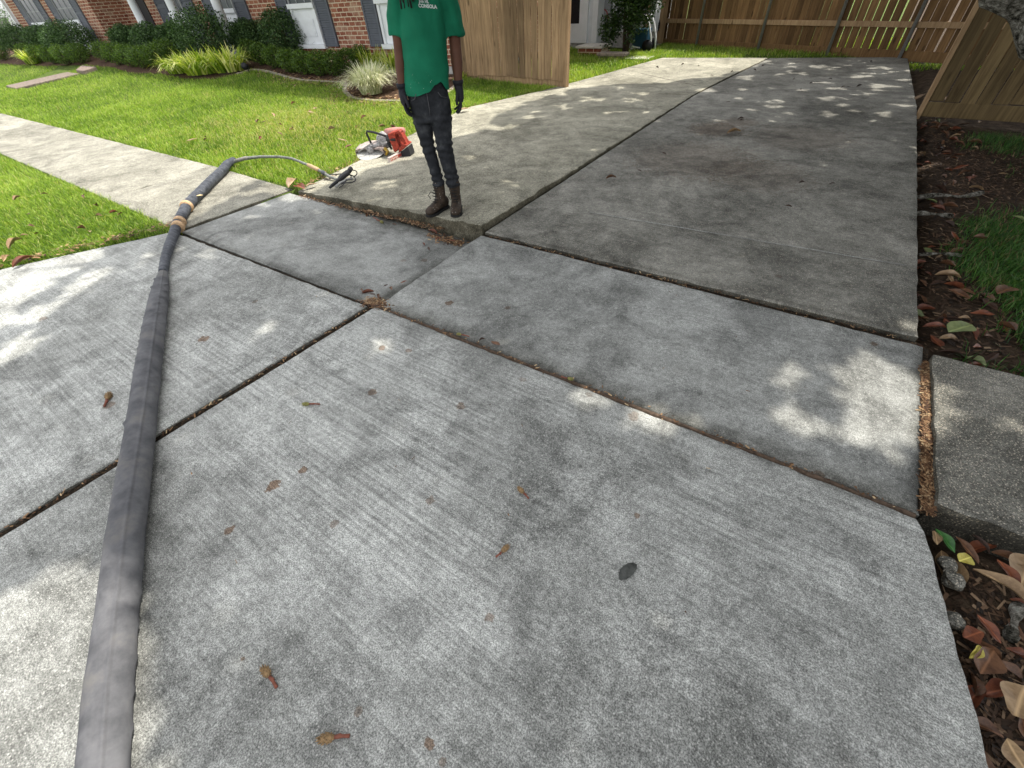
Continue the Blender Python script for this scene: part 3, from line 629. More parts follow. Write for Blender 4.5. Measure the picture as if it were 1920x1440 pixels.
# porch columns (porch floor and beam)
CYY = 8.35
for px_ in (282, 350, 432):
    x = PY(px_, 72, CYY)[0]; mb = MB().lathe([(.17, .36), (.17, .44), (.135, .47), (.125, .52), (.12, 1.6), (.105, 2.6), (.14, 2.66), (.15, 2.72)], 24, (x, CYY, 0))
    H(mb, 'porch_column', M_white, None, True)
H(MB().box(wingR+.03, PY(432, 72, CYY)[0]+.5, CYY-.35, FY-.035, -.2, .35), 'porch_floor', M_found)
H(MB().box(wingR+.03, houseR, CYY-.14, CYY+.14, 2.73, 2.945), 'porch_beam', M_white)

# rear wing: white door, corner boards and vertical siding
rear = thing('rear_wing', 'white back entry with a dark glass door and board siding', 'house extension', (-6.4, 13.8, 0))
RY = 13.75
def R_(mb, name, mat, **k): return child_at(mb.build(name, mat, None, **k), rear)
def rx(px, py, Y=RY): return PY(px, py, Y)
zf = rx(1075, 80)[1]
M_sid = plain('white_siding', (0.62, 0.64, 0.66), 0.7, 0.10, 4)
x_d0, x_d1 = rx(1062, 40)[0], rx(1096, 40)[0]; x_c = rx(1120, 40)[0]
R_(MB().box(-7.6, x_c, RY, RY+3, zf-.02, 2.9), 'wall', M_sid)
R_(MB().box(-7.6, x_c+.02, RY-.02, RY+3, -.2, zf-.022), 'foundation', M_found)
R_(MB().box(x_d0, x_d1, RY-.05, RY-.002, zf, zf+2.05), 'door', M_white)
R_(MB().box(x_d0+.13, x_d1-.14, RY-.056, RY-.0505, zf+.42, zf+1.9), 'pane', M_black)
R_(MB().box(x_d0+.11, x_d1-.12, RY-.062, RY-.0565, zf+.37, zf+.415), 'trim', M_white)
R_(MB().box(x_d1+.003, x_d1+.12, RY-.08, RY-.002, zf-.0, 2.6).box(x_d0-.12, x_d0-.003, RY-.08, RY-.002, zf, 2.6).box(x_c-.14, x_c+.01, RY-.03, RY-.0025, zf, 2.6), 'door_frame', M_white)
SY = 14.3; x_s = x_c+.02; x_e = PY(1225, 60, SY)[0]
mb = MB().box(x_s, x_e, SY, SY+2.5, .35, 2.9)
n_ = int((x_e-x_s)/.22)
for k in range(n_+1): mb.box(x_s+k*.22-.012, x_s+k*.22+.02, SY-.018, SY-.0005, .36, 2.89)
R_(mb, 'siding', M_sid)
R_(MB().box(x_s, x_e, SY+.03, SY+2.5, -.2, .348), 'foundation', M_found)
R_(roof(-7.6, x_e, RY-.3, RY+3.4, 2.92), 'roof', M_roof)
M_ug = plain('utility_grey', (0.24, 0.25, 0.26), 0.6, 0.1)
ux0, uz0 = PY(1124, 24, SY); ux1 = PY(1143, 24, SY)[0]
ub = MB().box(ux0-.05, ux0+.18, SY-.13, SY-.02, uz0, uz0+.9).box(ux0+.2, ux1+.08, SY-.16, SY-.02, uz0-.05, uz0+.75).box(ux0+.06, ux0+.1, SY-.08, SY-.03, .1, uz0-.002)
tag(ub.build('utility_box', M_ug, None, False, .01), 'grey electric meter boxes on the white siding', 'utility box')
hc = PY(1132, 42, SY-.1); hb = MB()
for k in range(5):
    hb.tube([(hc[0]+.13*math.cos(t)*(1+.05*k), SY-.08-.02*k, hc[1]+.24*math.sin(t)*(1+.04*k)) for t in np.linspace(0, 6.28, 22)], .016, 6, False)
tag(hb.build('garden_hose', plain('red_rubber', (0.22, 0.03, 0.03), 0.6), None, True), 'coiled dark red garden hose hanging below the meter boxes', 'garden hose')

# ------------------------------------------------------------------ wooden fences
def woodmat(name, c, dark):
    m = Mat(name, 0.85, 0.15); oi = m.attr('tint')
    g = m.noise(1.0, 5, 0.65, vec=m.mapp((26, 26, 1.6)), dist=0.7); kn = m.vor(1.0, vec=m.mapp((6.5, 6.5, 2.2)))
    a = m.ramp(g, [(0.35, dark), (0.62, c)]); k = m.ramp(kn, [(0.09, 1), (0.17, 0)])
    a = m.mix(m.math('MULTIPLY', k, .75), a, tuple(x*.35 for x in dark))
    st = m.ramp(m.noise(0.9, 4, 0.6), [(0.4, 0.8), (0.65, 1.12)]); a = m.mix(0.8, a, st, 'MULTIPLY')
    a = m.mix(1.0, a, m.ramp(oi, [(0, 0.62), (1, 1.35)]), 'MULTIPLY'); m.color(a); m.bump(g, 0.35, 0.004); return m.m
M_wood = woodmat('cedar_picket', (0.29, 0.195, 0.110), (0.17, 0.11, 0.060))
M_wood_shade = woodmat('shaded_gate_board', (0.16, 0.115, 0.055), (0.085, 0.058, 0.028))  # picket wood darkened, the right gate's shade put into the colour
M_rail = woodmat('pine_rail', (0.35, 0.24, 0.135), (0.22, 0.14, 0.075))
M_galv = plain('galvanised_steel', (0.42, 0.43, 0.42), 0.45, 0.15, 30, 0.5, 0.6)
def pickets(root, x0, x1, y, z0f, z1, w=.14, gap=.004, th=.018, mat=None, seed=1, gaps=(), name='picket'):
    rd = random.Random(seed); x = x0; made = []
    while x < x1-0.03:
        ww_ = min(w*(rd.uniform(.97, 1.03)), x1-x); z0 = z0f(x)+rd.uniform(-.012, .012); dy = rd.uniform(-.003, .003)
        mb = MB().box(x, x+ww_, y+dy, y+dy+th, z0, z1+rd.uniform(-.01, .01)); tilt = rd.uniform(-.003, .003)
        mb.V = [(vx+(vz-z0)*tilt, vy, vz) for vx, vy, vz in mb.V]
        o = mb.build(name, mat or M_wood, root, False, .005)
        a = o.data.attributes.new('tint', 'FLOAT', 'FACE'); a.data.foreach_set('value', [rd.random()]*len(o.data.polygons)); made.append(o)
        g = gap*rd.uniform(.3, 1.6)
        for (ga, gb, gw) in gaps:
            if ga < x < gb: g = gw*rd.uniform(.3, 1.5)
        x += ww_+g
    return made
def local(root_loc, rz, P):   # world xy -> local of a root
    dx, dy = P[0]-root_loc[0], P[1]-root_loc[1]; c, s = math.cos(-rz), math.sin(-rz); return dx*c-dy*s, dx*s+dy*c
# left gate panel
a = GT(868, 147); b = G(1057, 166); rz = math.atan2(b[1]-a[1], b[0]-a[0])
b = (b[0], b[1]); a2 = (a[0], a[1]); Lf = math.dist(a2, b)
gate = thing('gate_panel', 'tan wooden picket gate panel standing behind the worker at the lawn edge', 'fence', (b[0]-Lf*math.cos(rz), b[1]-Lf*math.sin(rz), 0), rz)
slope = lambda x: .11-.02*x/Lf+.035*math.sin(x)
pickets(gate, 0, Lf-.02, 0, slope, 1.95, w=.147, gap=.008, seed=3)
MB().box(0, Lf-.01, .0215, .055, .02, .15).build('kick_board', M_rail, gate, False, .004)
for zz in (.45, 1.1, 1.75): MB().box(0, Lf-.02, .022, .06, zz, zz+.09).build('rail', M_rail, gate, False, .004)
MB().box(Lf-.017, Lf+.055, -.01, .09, -.02, 1.98).build('post', M_rail, gate, False, .004)
MB().box(-.06, -.003, .0, .09, -.02, 1.98).build('post', M_rail, gate, False, .004)
# right gate panel
ga = G(1716, 226, -.08); gb = G(1925, 240, -.08); rz = math.atan2(gb[1]-ga[1], gb[0]-ga[0])
rgate = thing('gate_panel', 'shaded wooden gate panel with wide boards behind the magnolia trunk', 'fence', (ga[0], ga[1], 0), rz)
pickets(rgate, 0.03, 2.9, 0, lambda x: .13, 1.98, w=.142, gap=.010, seed=8, mat=M_wood_shade)
MB().box(-.012, 2.9, -.004, .03, -.03, .128).build('kick_board', M_wood_shade, rgate, False, .004)
for zz in (.5, 1.15, 1.8): MB().box(0.03, 2.9, .024, .06, zz, zz+.09).build('rail', M_rail, rgate, False, .004)
MB().box(-.022, .028, -.02, .07, -.06, 2.0).build('post', M_rail, rgate, False, .004)
# back fence: rails and posts face the driveway
pa = np.array(G(1245, 84)); pb = np.array(G(1702, 112)); dirv = (pb-pa)/np.linalg.norm(pb-pa); rz = math.atan2(dirv[1], dirv[0])
bf = thing('back_fence', 'long board fence with horizontal rails and steel posts across the back of the yard', 'fence', (pa[0], pa[1], 0), rz)
LB = float(np.linalg.norm(pb-pa))
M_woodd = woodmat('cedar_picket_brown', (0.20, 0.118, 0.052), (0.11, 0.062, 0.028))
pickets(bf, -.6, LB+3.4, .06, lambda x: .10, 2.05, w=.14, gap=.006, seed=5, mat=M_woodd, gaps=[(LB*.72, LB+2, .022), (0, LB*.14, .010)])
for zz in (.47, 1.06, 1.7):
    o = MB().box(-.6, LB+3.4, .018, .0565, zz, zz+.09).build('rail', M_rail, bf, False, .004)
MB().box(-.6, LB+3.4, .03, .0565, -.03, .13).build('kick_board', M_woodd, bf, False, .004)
for (px_, py_) in ((1320, 85), (1434, 92), (1558, 101), (1700, 107)):
    lx, ly = local((pa[0], pa[1]), rz, G(px_, py_)); MB().lathe([(.03, -.1), (.03, 2.1), (.033, 2.1), (.02, 2.13), (.004, 2.135)], 14, (lx, -.02, 0)).build('post', M_galv, bf, True)
for o in bf.children:
    if o.name.startswith(('rail', 'kick')): 
        at_ = o.data.attributes.new('tint', 'FLOAT', 'FACE'); at_.data.foreach_set('value', [.7]*len(o.data.polygons))
for r__ in (gate, rgate):
    for o in r__.children:
        if o.name.startswith(('rail', 'kick', 'post')):
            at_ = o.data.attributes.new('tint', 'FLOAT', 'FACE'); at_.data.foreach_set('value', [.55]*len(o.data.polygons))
# short return with the gate hinge, catching the sun
ra = np.array(G(1212, 90)); rb_ = np.array(G(1243, 85)); rz = math.atan2(rb_[1]-ra[1], rb_[0]-ra[0])
ret = thing('side_gate', 'pale sunlit wooden side gate beside the small dark tree', 'gate', (ra[0], ra[1], 0), rz)
LR = float(np.linalg.norm(rb_-ra)); pickets(ret, -.15, LR, 0, lambda x: .06, 2.0, w=.15, gap=.003, seed=6)
MB().box(-.15, LR, .022, .06, .5, .6).build('rail', M_rail, ret); MB().box(-.15, LR, .022, .06, 1.5, 1.6).build('rail', M_rail, ret)
mb = MB()
for t in range(5): mb.ball((LR-.28, -.012, .36+.045*t), (.035*math.sin((t+.5)*.63*1.0)+.012, .01, .035), 8, 5)
mb.build('hinge', M_black, ret)
for o in ret.children:
    if not o.data.attributes.get('tint'): at_ = o.data.attributes.new('tint', 'FLOAT', 'FACE'); at_.data.foreach_set('value', [.6]*len(o.data.polygons))
# grey fence and neighbouring house at the far left
nb = thing('neighbour_house', 'pale neighbouring house with siding beyond the left end of the brick house', 'house', (-52, 14, 0))
child_at(MB().box(-60, -42, 17, 25, -.2, 3.2).build('wall', M_sid, None), nb)
child_at(roof(-60, -42, 17, 25, 3.21).build('roof', M_roof, None), nb)
mb = MB()
for k in range(3): mb.box(-57+k*5, -55.6+k*5, 16.97, 16.998, 1.1, 2.5)
child_at(mb.build('window', M_glass, None), nb)
gf = thing('grey_fence', 'weathered grey board fence at the left end of the house', 'fence', (-38, 10.2, 0))
M_gw = woodmat('grey_board', (0.20, 0.19, 0.18), (0.11, 0.105, 0.10))
for k in range(60): 
    o = MB().box(-14+k*.15, -14+k*.15+.143, 0, .02, 0, 1.75).build('board', M_gw, gf); at_ = o.data.attributes.new('tint', 'FLOAT', 'FACE'); at_.data.foreach_set('value', [random.random()]*6)
MB().box(-14, -5, .021, .06, 1.2, 1.3).build('rail', M_gw, gf)

# ------------------------------------------------------------------ flower bed and plants
Vb = []; Fb = []; mulch = Mat('bed_mulch', 0.95, 0.1)
mulch.color(mulch.ramp(mulch.noise(30, 5, 0.75), [(0.3, (0.03, 0.018, 0.012)), (0.55, (0.10, 0.06, 0.04)), (0.75, (0.26, 0.20, 0.15))])).bump(mulch.noise(60, 4), 1, .03)
fr = resample([np.array(p, float) for p in bed_front], 160)
for p in fr:
    for k in range(9):
        t = k/8; y = p[1]*(1-t)+9.1*t; x = p[0]; Vb.append((x, y, max(ground_z(x, y), rise(x, y)-.012)+.012+.01*noise.noise(Vector((x*6, y*6, 0)))))
for i in range(159):
    for k in range(8): Fb.append((i*9+k, i*9+k+1, (i+1)*9+k+1, (i+1)*9+k))
tag(mesh('flower_bed', Vb, Fb, mulch.m), 'mulched planting bed along the brick house', kind='structure')
M_stone = plain('edging_stone', (0.26, 0.22, 0.18), 0.9, 0.35, 18, bump=.5)
ed = thing('bed_edging', 'curved pale stone edging along the flower bed', 'garden edging', tuple(bed_front[4][:2])+(0,))
# stones as parts of the edging
k0 = 0; acc = 0
pts = resample([np.array(p, float) for p in bed_front[:14]], 40)
for i in range(len(pts)-1):
    p, q = pts[i], pts[i+1]; d = (q-p)[:2]; L = np.linalg.norm(d)
    c = (p+q)/2; ang = math.atan2(d[1], d[0]); mb = MB().box(-L*.46, L*.46, -.05, .05, -.05, .028)
    mb.rot(Matrix.Translation((c[0], c[1], rise(c[0], c[1])-.0)) @ Matrix.Rotation(ang+random.uniform(-.06, .06), 4, 'Z'))
    child_at(mb.build('stone', M_stone, None, False, .012), ed)

M_dk = tinted('shrub_leaf_dark', [(0, (0.012, 0.030, 0.010)), (0.5, (0.045, 0.092, 0.026)), (0.85, (0.10, 0.17, 0.055)), (1, (0.18, 0.26, 0.12))], 0.6, 0.16, (1.2, 1.5, .5))
M_box = tinted('hedge_leaf', [(0, (0.03, 0.06, 0.012)), (0.6, (0.07, 0.13, 0.02)), (1, (0.17, 0.26, 0.04))], 0.45, 0.3, (1.4, 1.5, .4))
M_stem = plain('shrub_stem', (0.05, 0.035, 0.025), 0.9, 0.3, 30)
def cloud(n, rad, shell=0.5, lump=0.25, seed=0):
    d = rng.normal(size=(n, 3)); d /= np.linalg.norm(d, axis=1)[:, None]; r = (shell+(1-shell)*rng.random(n))**(1/1.5)
    lp = np.array([1+lump*noise.noise(Vector((v[0]*2.2+seed, v[1]*2.2, v[2]*2.2))) + lump*.6*noise.noise(Vector((v[0]*6+seed, v[1]*6, v[2]*6))) for v in d])
    return d*(r*lp)[:, None]*np.array(rad)
def shrub(kind, name, px, py, r, h, label, n=1500, leaf=.045, mat=None, cat='shrub', group=None, upright=False):
    x, y, z = GT(px, py); root = thing(name, label, cat, (x, y, z-.02), 0, group)
    C = cloud(n, (r, r*.9, h*.5), .35, .2, px); C[:, 2] += h*.54; C[:, 2] = np.maximum(C[:, 2], .03)
    if upright:   # small upright twigs: box of leaves on stems
        C = C*np.array([1, 1, .96])
    npmesh('foliage', leafquads(C, leaf, leaf*.5, up=-.4 if upright else 0), 4, mat, root, tint=np.clip(rng.random(n)*.85+.15*rng.random(n), 0, 1))
    mb = MB()
    for k in range(7 if not upright else 9):
        a = k*2.4; q = .10 if not upright else .14; mb.tube([(math.cos(a)*q*.4, math.sin(a)*q*.4, -.02), (math.cos(a)*q, math.sin(a)*q, h*.3), (math.cos(a)*r*.55, math.sin(a)*r*.5, h*.75)], [.014, .010, .004], 5)
    mb.build('stem', M_stem, root); return root
hed = [(495, 124), (520, 131), (548, 139), (575, 143), (603, 145), (630, 145), (655, 140), (680, 133), (474, 116), (205, 118), (228, 124), (252, 128), (275, 131), (300, 129), (60, 117), (82, 120), (105, 122), (130, 124), (155, 122), (8, 116), (-18, 114), (322, 120)]
hn = ['low clipped hedge plant in the front row right of the yellow lilies', 'low hedge plant at the brick corner left of the yellow lilies', 'low hedge plant at the far left below the wing windows']
for i, (px_, py_) in enumerate(hed):
    g = 0 if px_ > 460 else (1 if px_ > 180 else 2)
    shrub(0, 'hedge_plant', px_, py_-3, .30 if px_ > 460 else .42, .52 if px_ > 460 else .60, hn[g], 2200, .045, M_box, 'hedge plant', ['low hedge right of the lilies', 'low hedge at the brick corner', 'low hedge at the far left'][g], True)
dk = [(480, 112, .55, .80, 'dark rounded shrub under the shutter right of the yellow lilies'), (548, 116, .68, 1.0, 'tall dark shrub in front of the window with the white panel'), (612, 113, .50, .80, 'dark shrub between the two windows behind the low hedge'), (660, 112, .55, .85, 'dark shrub directly behind the pale striped grass clump'), (712, 112, .50, .85, 'dark shrub close behind the worker on the left'),
      (255, 106, .62, .70, 'dark shrub at the foot of the brick side wall'), (300, 112, .62, .75, 'small dark shrub at the foot of the second porch column'), (345, 110, .6, .72, 'dark shrub left of the big round one, in front of the porch'), (405, 118, .95, 1.05, 'big round dark shrub behind the yellow green lilies'),
      (150, 112, .95, .95, 'broad dark shrub below the right wing window'), (105, 106, .85, .85, 'dark shrub below the left wing window'), (55, 106, .95, .9, 'dark shrub at the far left corner of the brick wing')]
for (px_, py_, r, h, lab) in dk: shrub(1, 'round_shrub', px_, py_-4, r*1.0, h*1.12, lab, 8000, .06, M_dk)
x, y, z = GT(22, 88); root = thing('corner_shrub', 'tall loose shrub beside the white downspout at the far left', 'shrub', (x, y, z))
C = cloud(2600, (1.1, 1.1, 1.1), .3, .35, 77); C[:, 2] += 1.2; npmesh('foliage', leafquads(C, .07, .04), 4, M_dk, root, tint=rng.random(2600)); MB().tube([(0, 0, -.1), (0, 0, 1.2)], [.06, .03], 8).build('trunk', M_stem, root)

def strap_plant(name, px, py, label, n, L, Wd, mat, spread=.9, rad=.12, cat='plant', up=1.0, xf=1.0):
    x, y, z = GT(px, py); root = thing(name, label, cat, (x, y, z))
    V = []; T = []
    for i in range(n):
        a = random.uniform(0, 6.283); rr = rad*math.sqrt(random.random()); bx, by = math.cos(a)*rr*xf, math.sin(a)*rr; l = L*random.uniform(.6, 1.15); sp_ = spread*random.uniform(.25, 1.1); w = Wd*random.uniform(.7, 1.2)
        a2 = a+random.uniform(-.7, .7); dx, dy = math.cos(a2), math.sin(a2); P = []
        for k in range(6):
            t = k/5; out = l*sp_*(t**1.5)*.75; hh = up*l*(t-.55*sp_*t*t*t*1.15)*.85; P.append((bx+dx*out, by+dy*out, max(.01, hh)))
        tn = random.random()
        for k in range(5):
            w0 = w*(1-(k/5)**2*.9)*.5; w1 = w*(1-((k+1)/5)**2*.95)*.5; p, q = P[k], P[k+1]
            V += [(p[0]-dy*w0, p[1]+dx*w0, p[2]), (p[0]+dy*w0, p[1]-dx*w0, p[2]), (q[0]+dy*w1, q[1]-dx*w1, q[2]), (q[0]-dy*w1, q[1]+dx*w1, q[2])]; T.append(min(1, max(0, tn+.08*k)))
    npmesh('leaves', np.array(V), 4, mat, root, tint=T)
    MB().lathe([(rad*.8*xf**.0, -.03), (rad*.7, .03), (rad*.3, .06)], 12).build('root_clump', M_stem, root); return root
M_lily = tinted('lily_leaf', [(0, (0.08, 0.16, 0.015)), (0.4, (0.22, 0.34, 0.03)), (0.7, (0.46, 0.54, 0.07)), (1, (0.72, 0.70, 0.34))], 0.4, 0.4, (1.3, 1.4, .4))
M_lir = tinted('liriope_leaf', [(0, (0.22, 0.28, 0.09)), (0.4, (0.48, 0.54, 0.24)), (0.75, (0.75, 0.76, 0.48)), (1, (0.85, 0.83, 0.62))], 0.45, 0.3)
strap_plant('lily_clump', 345, 136, 'left clump of the sunlit yellow green lilies below the porch', 330, .66, .040, M_lily, 1.15, .36)
strap_plant('lily_clump', 385, 138, 'middle clump of the sunlit yellow green lilies below the porch', 380, .76, .040, M_lily, 1.1, .42)
strap_plant('lily_clump', 432, 134, 'right clump of the yellow green lilies beside the small black spotlight', 360, .78, .040, M_lily, 1.1, .40)
strap_plant('lily_clump', 66, 120, 'pale yellow lily clump at the far left hedge', 160, .7, .04, M_lily, 1.0, .25)
strap_plant('lily_clump', 700, 132, 'green lilies behind the pale striped grass clump', 170, .62, .035, M_lily, .7, .28)
strap_plant('lily_clump', 738, 136, 'green lilies just left of the worker', 150, .62, .035, M_lily, .7, .24)
strap_plant('striped_grass_clump', 698, 176, 'big pale green and cream striped grass clump in the curved edging', 1300, .74, .014, M_lir, 1.05, .20)
strap_plant('weed_clump', 868, 148, 'small weeds at the foot of the gate panel', 60, .28, .012, M_lily, .9, .1)
x, y, z = GT(468, 137)
sp_l = thing('garden_spotlight', 'small black garden spotlight at the right end of the lilies', 'spotlight', (x, y, z))
MB().tube([(0, 0, .13), (.09, -.12, .16)], [.055, .075], 16).build('lamp_head', M_black, sp_l, True); MB().tube([(0, 0, -.05), (0, 0, .12)], .012, 8).build('stake', M_black, sp_l)
# brick edged walk and steps at the left
def frustum_walk(name, quad, z, h, label, cat):
    mb = MB(); V = [(x, y, z(x, y)) for x, y in quad]+[(x, y, z(x, y)-h) for x, y in quad]
    mb.add(V, [(0, 1, 2, 3), (0, 4, 5, 1), (1, 5, 6, 2), (2, 6, 7, 3), (3, 7, 4, 0), (7, 6, 5, 4)]); return mb
M_pav = brickmat('paver_brick', 0)
q = [GT(12, 163)[:2], GT(30, 168)[:2], GT(150, 140)[:2], GT(128, 137)[:2]]
tag(frustum_walk('w', q, lambda x, y: rise(x, y)+.035, .2, '', '').build('brick_walk', plain('old_brick', (0.17, 0.135, 0.11), .9, .4, 20, bump=.6), None, False, .02), 'low brick border crossing the lawn at the far left', 'brick border')
q = [GT(146, 138)[:2], GT(160, 140)[:2], GT(184, 132)[:2], GT(158, 129)[:2]]
tag(frustum_walk('w', q, lambda x, y: rise(x, y)+.10, .25, '', '').build('brick_step', plain('old_brick_step', (0.19, 0.145, 0.12), .9, .4, 20, bump=.6), None, False, .02), 'brick step at the hedge gap', 'step')

# things by the back door
def stone_slab(name, px0, px1, py, d, h, label, mat, cat):
    x0, y0 = G(px0, py); x1, _ = G(px1, py); mb = MB().box(x0, x1, y0, y0+d, 0.0, h*.45).box(x0-.03, x1+.03, y0-.04, y0+d+.02, h*.451, h); o = mb.build(name, mat, None, False, .012); tag(o, label, cat); return o
M_pale = plain('pale_stone', (0.52, 0.50, 0.44), .9, .2, 12, bump=.4)
st = thing('brick_step', 'brick step with a pale slab top below the back door', 'step', (*G(1100, 103), 0))
x0, y0 = G(1083, 105); x1, _ = G(1128, 105)
child_at(MB().box(x0, x1, y0, y0+.55, 0, .16).build('base', M_brx, None), st); child_at(MB().box(x0-.05, x1+.04, y0-.05, y0+.6, .161, .21).build('slab', M_pale, None, False, .01), st)
stone_slab('landscape_block', 1121, 1172, 110, .25, .12, 'low dark landscape block in the grass at the foot of the small tree', M_stone, 'block')
stone_slab('stepping_stone', 1174, 1215, 112, .4, .03, 'flat grey stepping stone beside the driveway corner', M_pale, 'paver')
x, y = G(1172, 104)
st_ = thing('small_dark_tree', 'small dark multi-stemmed evergreen by the back door', 'tree', (x, y, 0))
C = cloud(28000, (.72, .65, 1.5), .1, .3, 5); C[:, 0] += .10; C[:, 2] += 1.85; C = np.concatenate([C, cloud(900, (.30, .3, .35), .2, .3, 9)+np.array([-.42, -.1, .55])])
npmesh('foliage', leafquads(C, .085, .036), 4, M_mleaf, st_, tint=rng.random(len(C)))
mb = MB()
for k in range(5):
    a = k*1.3; mb.tube([(math.cos(a)*.04, math.sin(a)*.04, -.1), (math.cos(a)*.12, math.sin(a)*.1, .8), (math.cos(a)*.3, math.sin(a)*.3, 1.9)], [.03, .025, .012], 7)
mb.build('trunk', M_stem, st_, True)
x, y = G(1203, 97); hr = thing('hose_reel_cart', 'blue hose reel cart with white rails beside the side gate', 'hose cart', (x, y, 0))
M_blue = plain('blue_plastic', (0.012, 0.05, 0.09), .4, .1); M_wp = plain('white_plastic', (0.7, 0.7, 0.7), .4, .05)
MB().box(-.24, .16, -.15, .15, .08, .48).build('body', M_blue, hr, False, .03)
mb = MB()
for s in (-.17, .17): mb.tube([(.30, s, .02), (.27, s, .3), (.18, s, .55), (.08, s, .72), (-.1, s, .78)], .022, 8); mb.tube([(-.3, s, .03), (-.15, s, .12), (.0, s, .1)], .018, 8)
mb.tube([(-.1, -.17, .78), (-.1, .17, .78)], .02, 8); mb.build('rail', M_wp, hr, True)
for s in (-.2, .2):
    MB().tube([(.2, s-.02, .14), (.2, s+.02, .14)], .13, 20).build('wheel', M_black, hr, True)
MB().tube([(-.12, -.14, .34), (-.12, .14, .34)], .14, 18).build('reel', M_black, hr, True)

# trees and hedge beyond the back fence, so light gaps read outdoors
for i, (x, y, h, r, lab) in enumerate([(-9, 20, 6.5, 2.8, 'leafy tree standing beyond the back door wing'), (-2.5, 22, 7.5, 3.2, 'broad leafy tree beyond the middle of the back fence'), (6.5, 19, 7, 3, 'leafy tree beyond the right end of the back fence'), (-46, 15, 5, 2.4, 'leafy tree at the far left beside the neighbouring house')]):
    rt_ = thing('leafy_tree', lab, 'tree', (x, y, 0)); C = cloud(9000, (r, r, h*.32), .2, .4, i*11+3); C[:, 2] += h*.68
    npmesh('crown', leafquads(C, .22, .12), 4, M_dk, rt_, tint=rng.random(9000)); MB().tube([(0, 0, -.2), (.1, 0, h*.3), (-.1, .1, h*.7)], [.2, .15, .06], 12).build('trunk', M_bark.m, rt_, True)

# ------------------------------------------------------------------ the worker
def wp(z, cx, cy, rx, ry): return (cx, cy, z, rx, ry)
def loft(mb, rings, seg=28):
    """rings of (x, y, z, rx, ry): horizontal ellipses stacked along z"""
    V = []; n = len(rings)
    for (x, y, z, a, b) in rings:
        for k in range(seg):
            t = 2*math.pi*k/seg; V.append((x+a*math.cos(t), y+b*math.sin(t), z))
    F = [(i*seg+k, i*seg+(k+1) % seg, (i+1)*seg+(k+1) % seg, (i+1)*seg+k) for i in range(n-1) for k in range(seg)]
    F += [tuple(reversed(range(seg))), tuple((n-1)*seg+k for k in range(seg))]
    return mb.add(V, F)
M_skin = plain('skin_dark', (0.095, 0.042, 0.026), 0.6, 0.12, 12, 0.2)
M_shirt = Mat('green_tshirt', 0.85, 0.15)
cc = M_shirt.ramp(M_shirt.noise(6, 4), [(0.3, (0.005, 0.100, 0.052)), (0.7, (0.010, 0.150, 0.080))])
wsp = M_shirt.sub = M_shirt.math('MULTIPLY', M_shirt.ramp(M_shirt.vor(62), [(0.10, 1), (0.16, 0)]), M_shirt.ramp(M_shirt.noise(7, 2), [(0.56, 0), (0.62, .8)]))
sz_ = M_shirt.n('ShaderNodeSeparateXYZ'); M_shirt.l(M_shirt.co, sz_.inputs[0])
low = M_shirt.ramp(sz_.outputs[2], [(0.0, 1), (1.0, 0)]); low = M_shirt.math('LESS_THAN', sz_.outputs[2], 1.06)
M_shirt.color(M_shirt.mix(M_shirt.math('MULTIPLY', wsp, low), cc, (0.45, 0.6, 0.5))).bump(M_shirt.noise(300, 2), .2, .002)
M_jean = Mat('charcoal_jeans', 0.9, 0.15)
M_jean.color(M_jean.ramp(M_jean.noise(9, 5, .65), [(0.32, (0.010, 0.011, 0.013)), (0.55, (0.026, 0.028, 0.032)), (0.74, (0.065, 0.068, 0.072))])).bump(M_jean.noise(400, 2), .25, .002)
M_glove = plain('black_glove', (0.012, 0.012, 0.016), 0.75, 0.3, 90)
M_boot = Mat('brown_boot_leather', 0.7, 0.25)
bw = M_boot.math('MULTIPLY', M_boot.ramp(M_boot.vor(70), [(0.12, 1), (0.2, 0)]), M_boot.ramp(M_boot.noise(14, 2), [(0.52, 0), (0.6, .9)]))
M_boot.color(M_boot.mix(bw, M_boot.ramp(M_boot.noise(20, 5, .7), [(0.3, (0.016, 0.011, 0.008)), (0.65, (0.055, 0.038, 0.026))]), (0.5, 0.48, 0.44)))
M_sole = plain('boot_sole', (0.012, 0.012, 0.012), 0.8); M_hair = plain('dark_hair', (0.012, 0.009, 0.008), 0.75, 0.5, 60, bump=.5)
M_eye = plain('eye_dark', (0.10, 0.085, 0.075), .35); M_lip = plain('lip', (0.09, 0.035, 0.03), .5)

man = thing('person', 'worker in green t-shirt, charcoal jeans, black gloves and brown boots standing on the raised slab', 'person', (-2.70, 2.80, .050), math.radians(41))
# body: one continuous surface (head, neck, torso, arms, legs)
b = MB()
loft(b, [(-.01, .0, .78, .12, .09), (-.012, .0, .90, .135, .10), (.0, 0, 1.03, .125, .09), (.02, 0, 1.18, .13, .095), (.05, 0, 1.32, .135, .095), (.055, .0, 1.42, .14, .09), (.06, 0, 1.48, .11, .08), (.062, -.005, 1.52, .06, .06), (.062, -.02, 1.60, .055, .057)])
b.tube([(-.085, 0, 1.43), (-.125, .01, 1.40), (-.150, .02, 1.27), (-.165, .03, 1.15), (-.180, .02, 1.05), (-.195, -.005, .95), (-.196, -.01, .90)], [.045, .046, .044, .041, .041, .030, .028], 18)
b.tube([(.20, 0, 1.43), (.238, .01, 1.39), (.245, .02, 1.26), (.238, .03, 1.14), (.236, .02, 1.05), (.228, -.005, .94), (.226, -.01, .88)], [.045, .046, .044, .042, .043, .031, .028], 18)
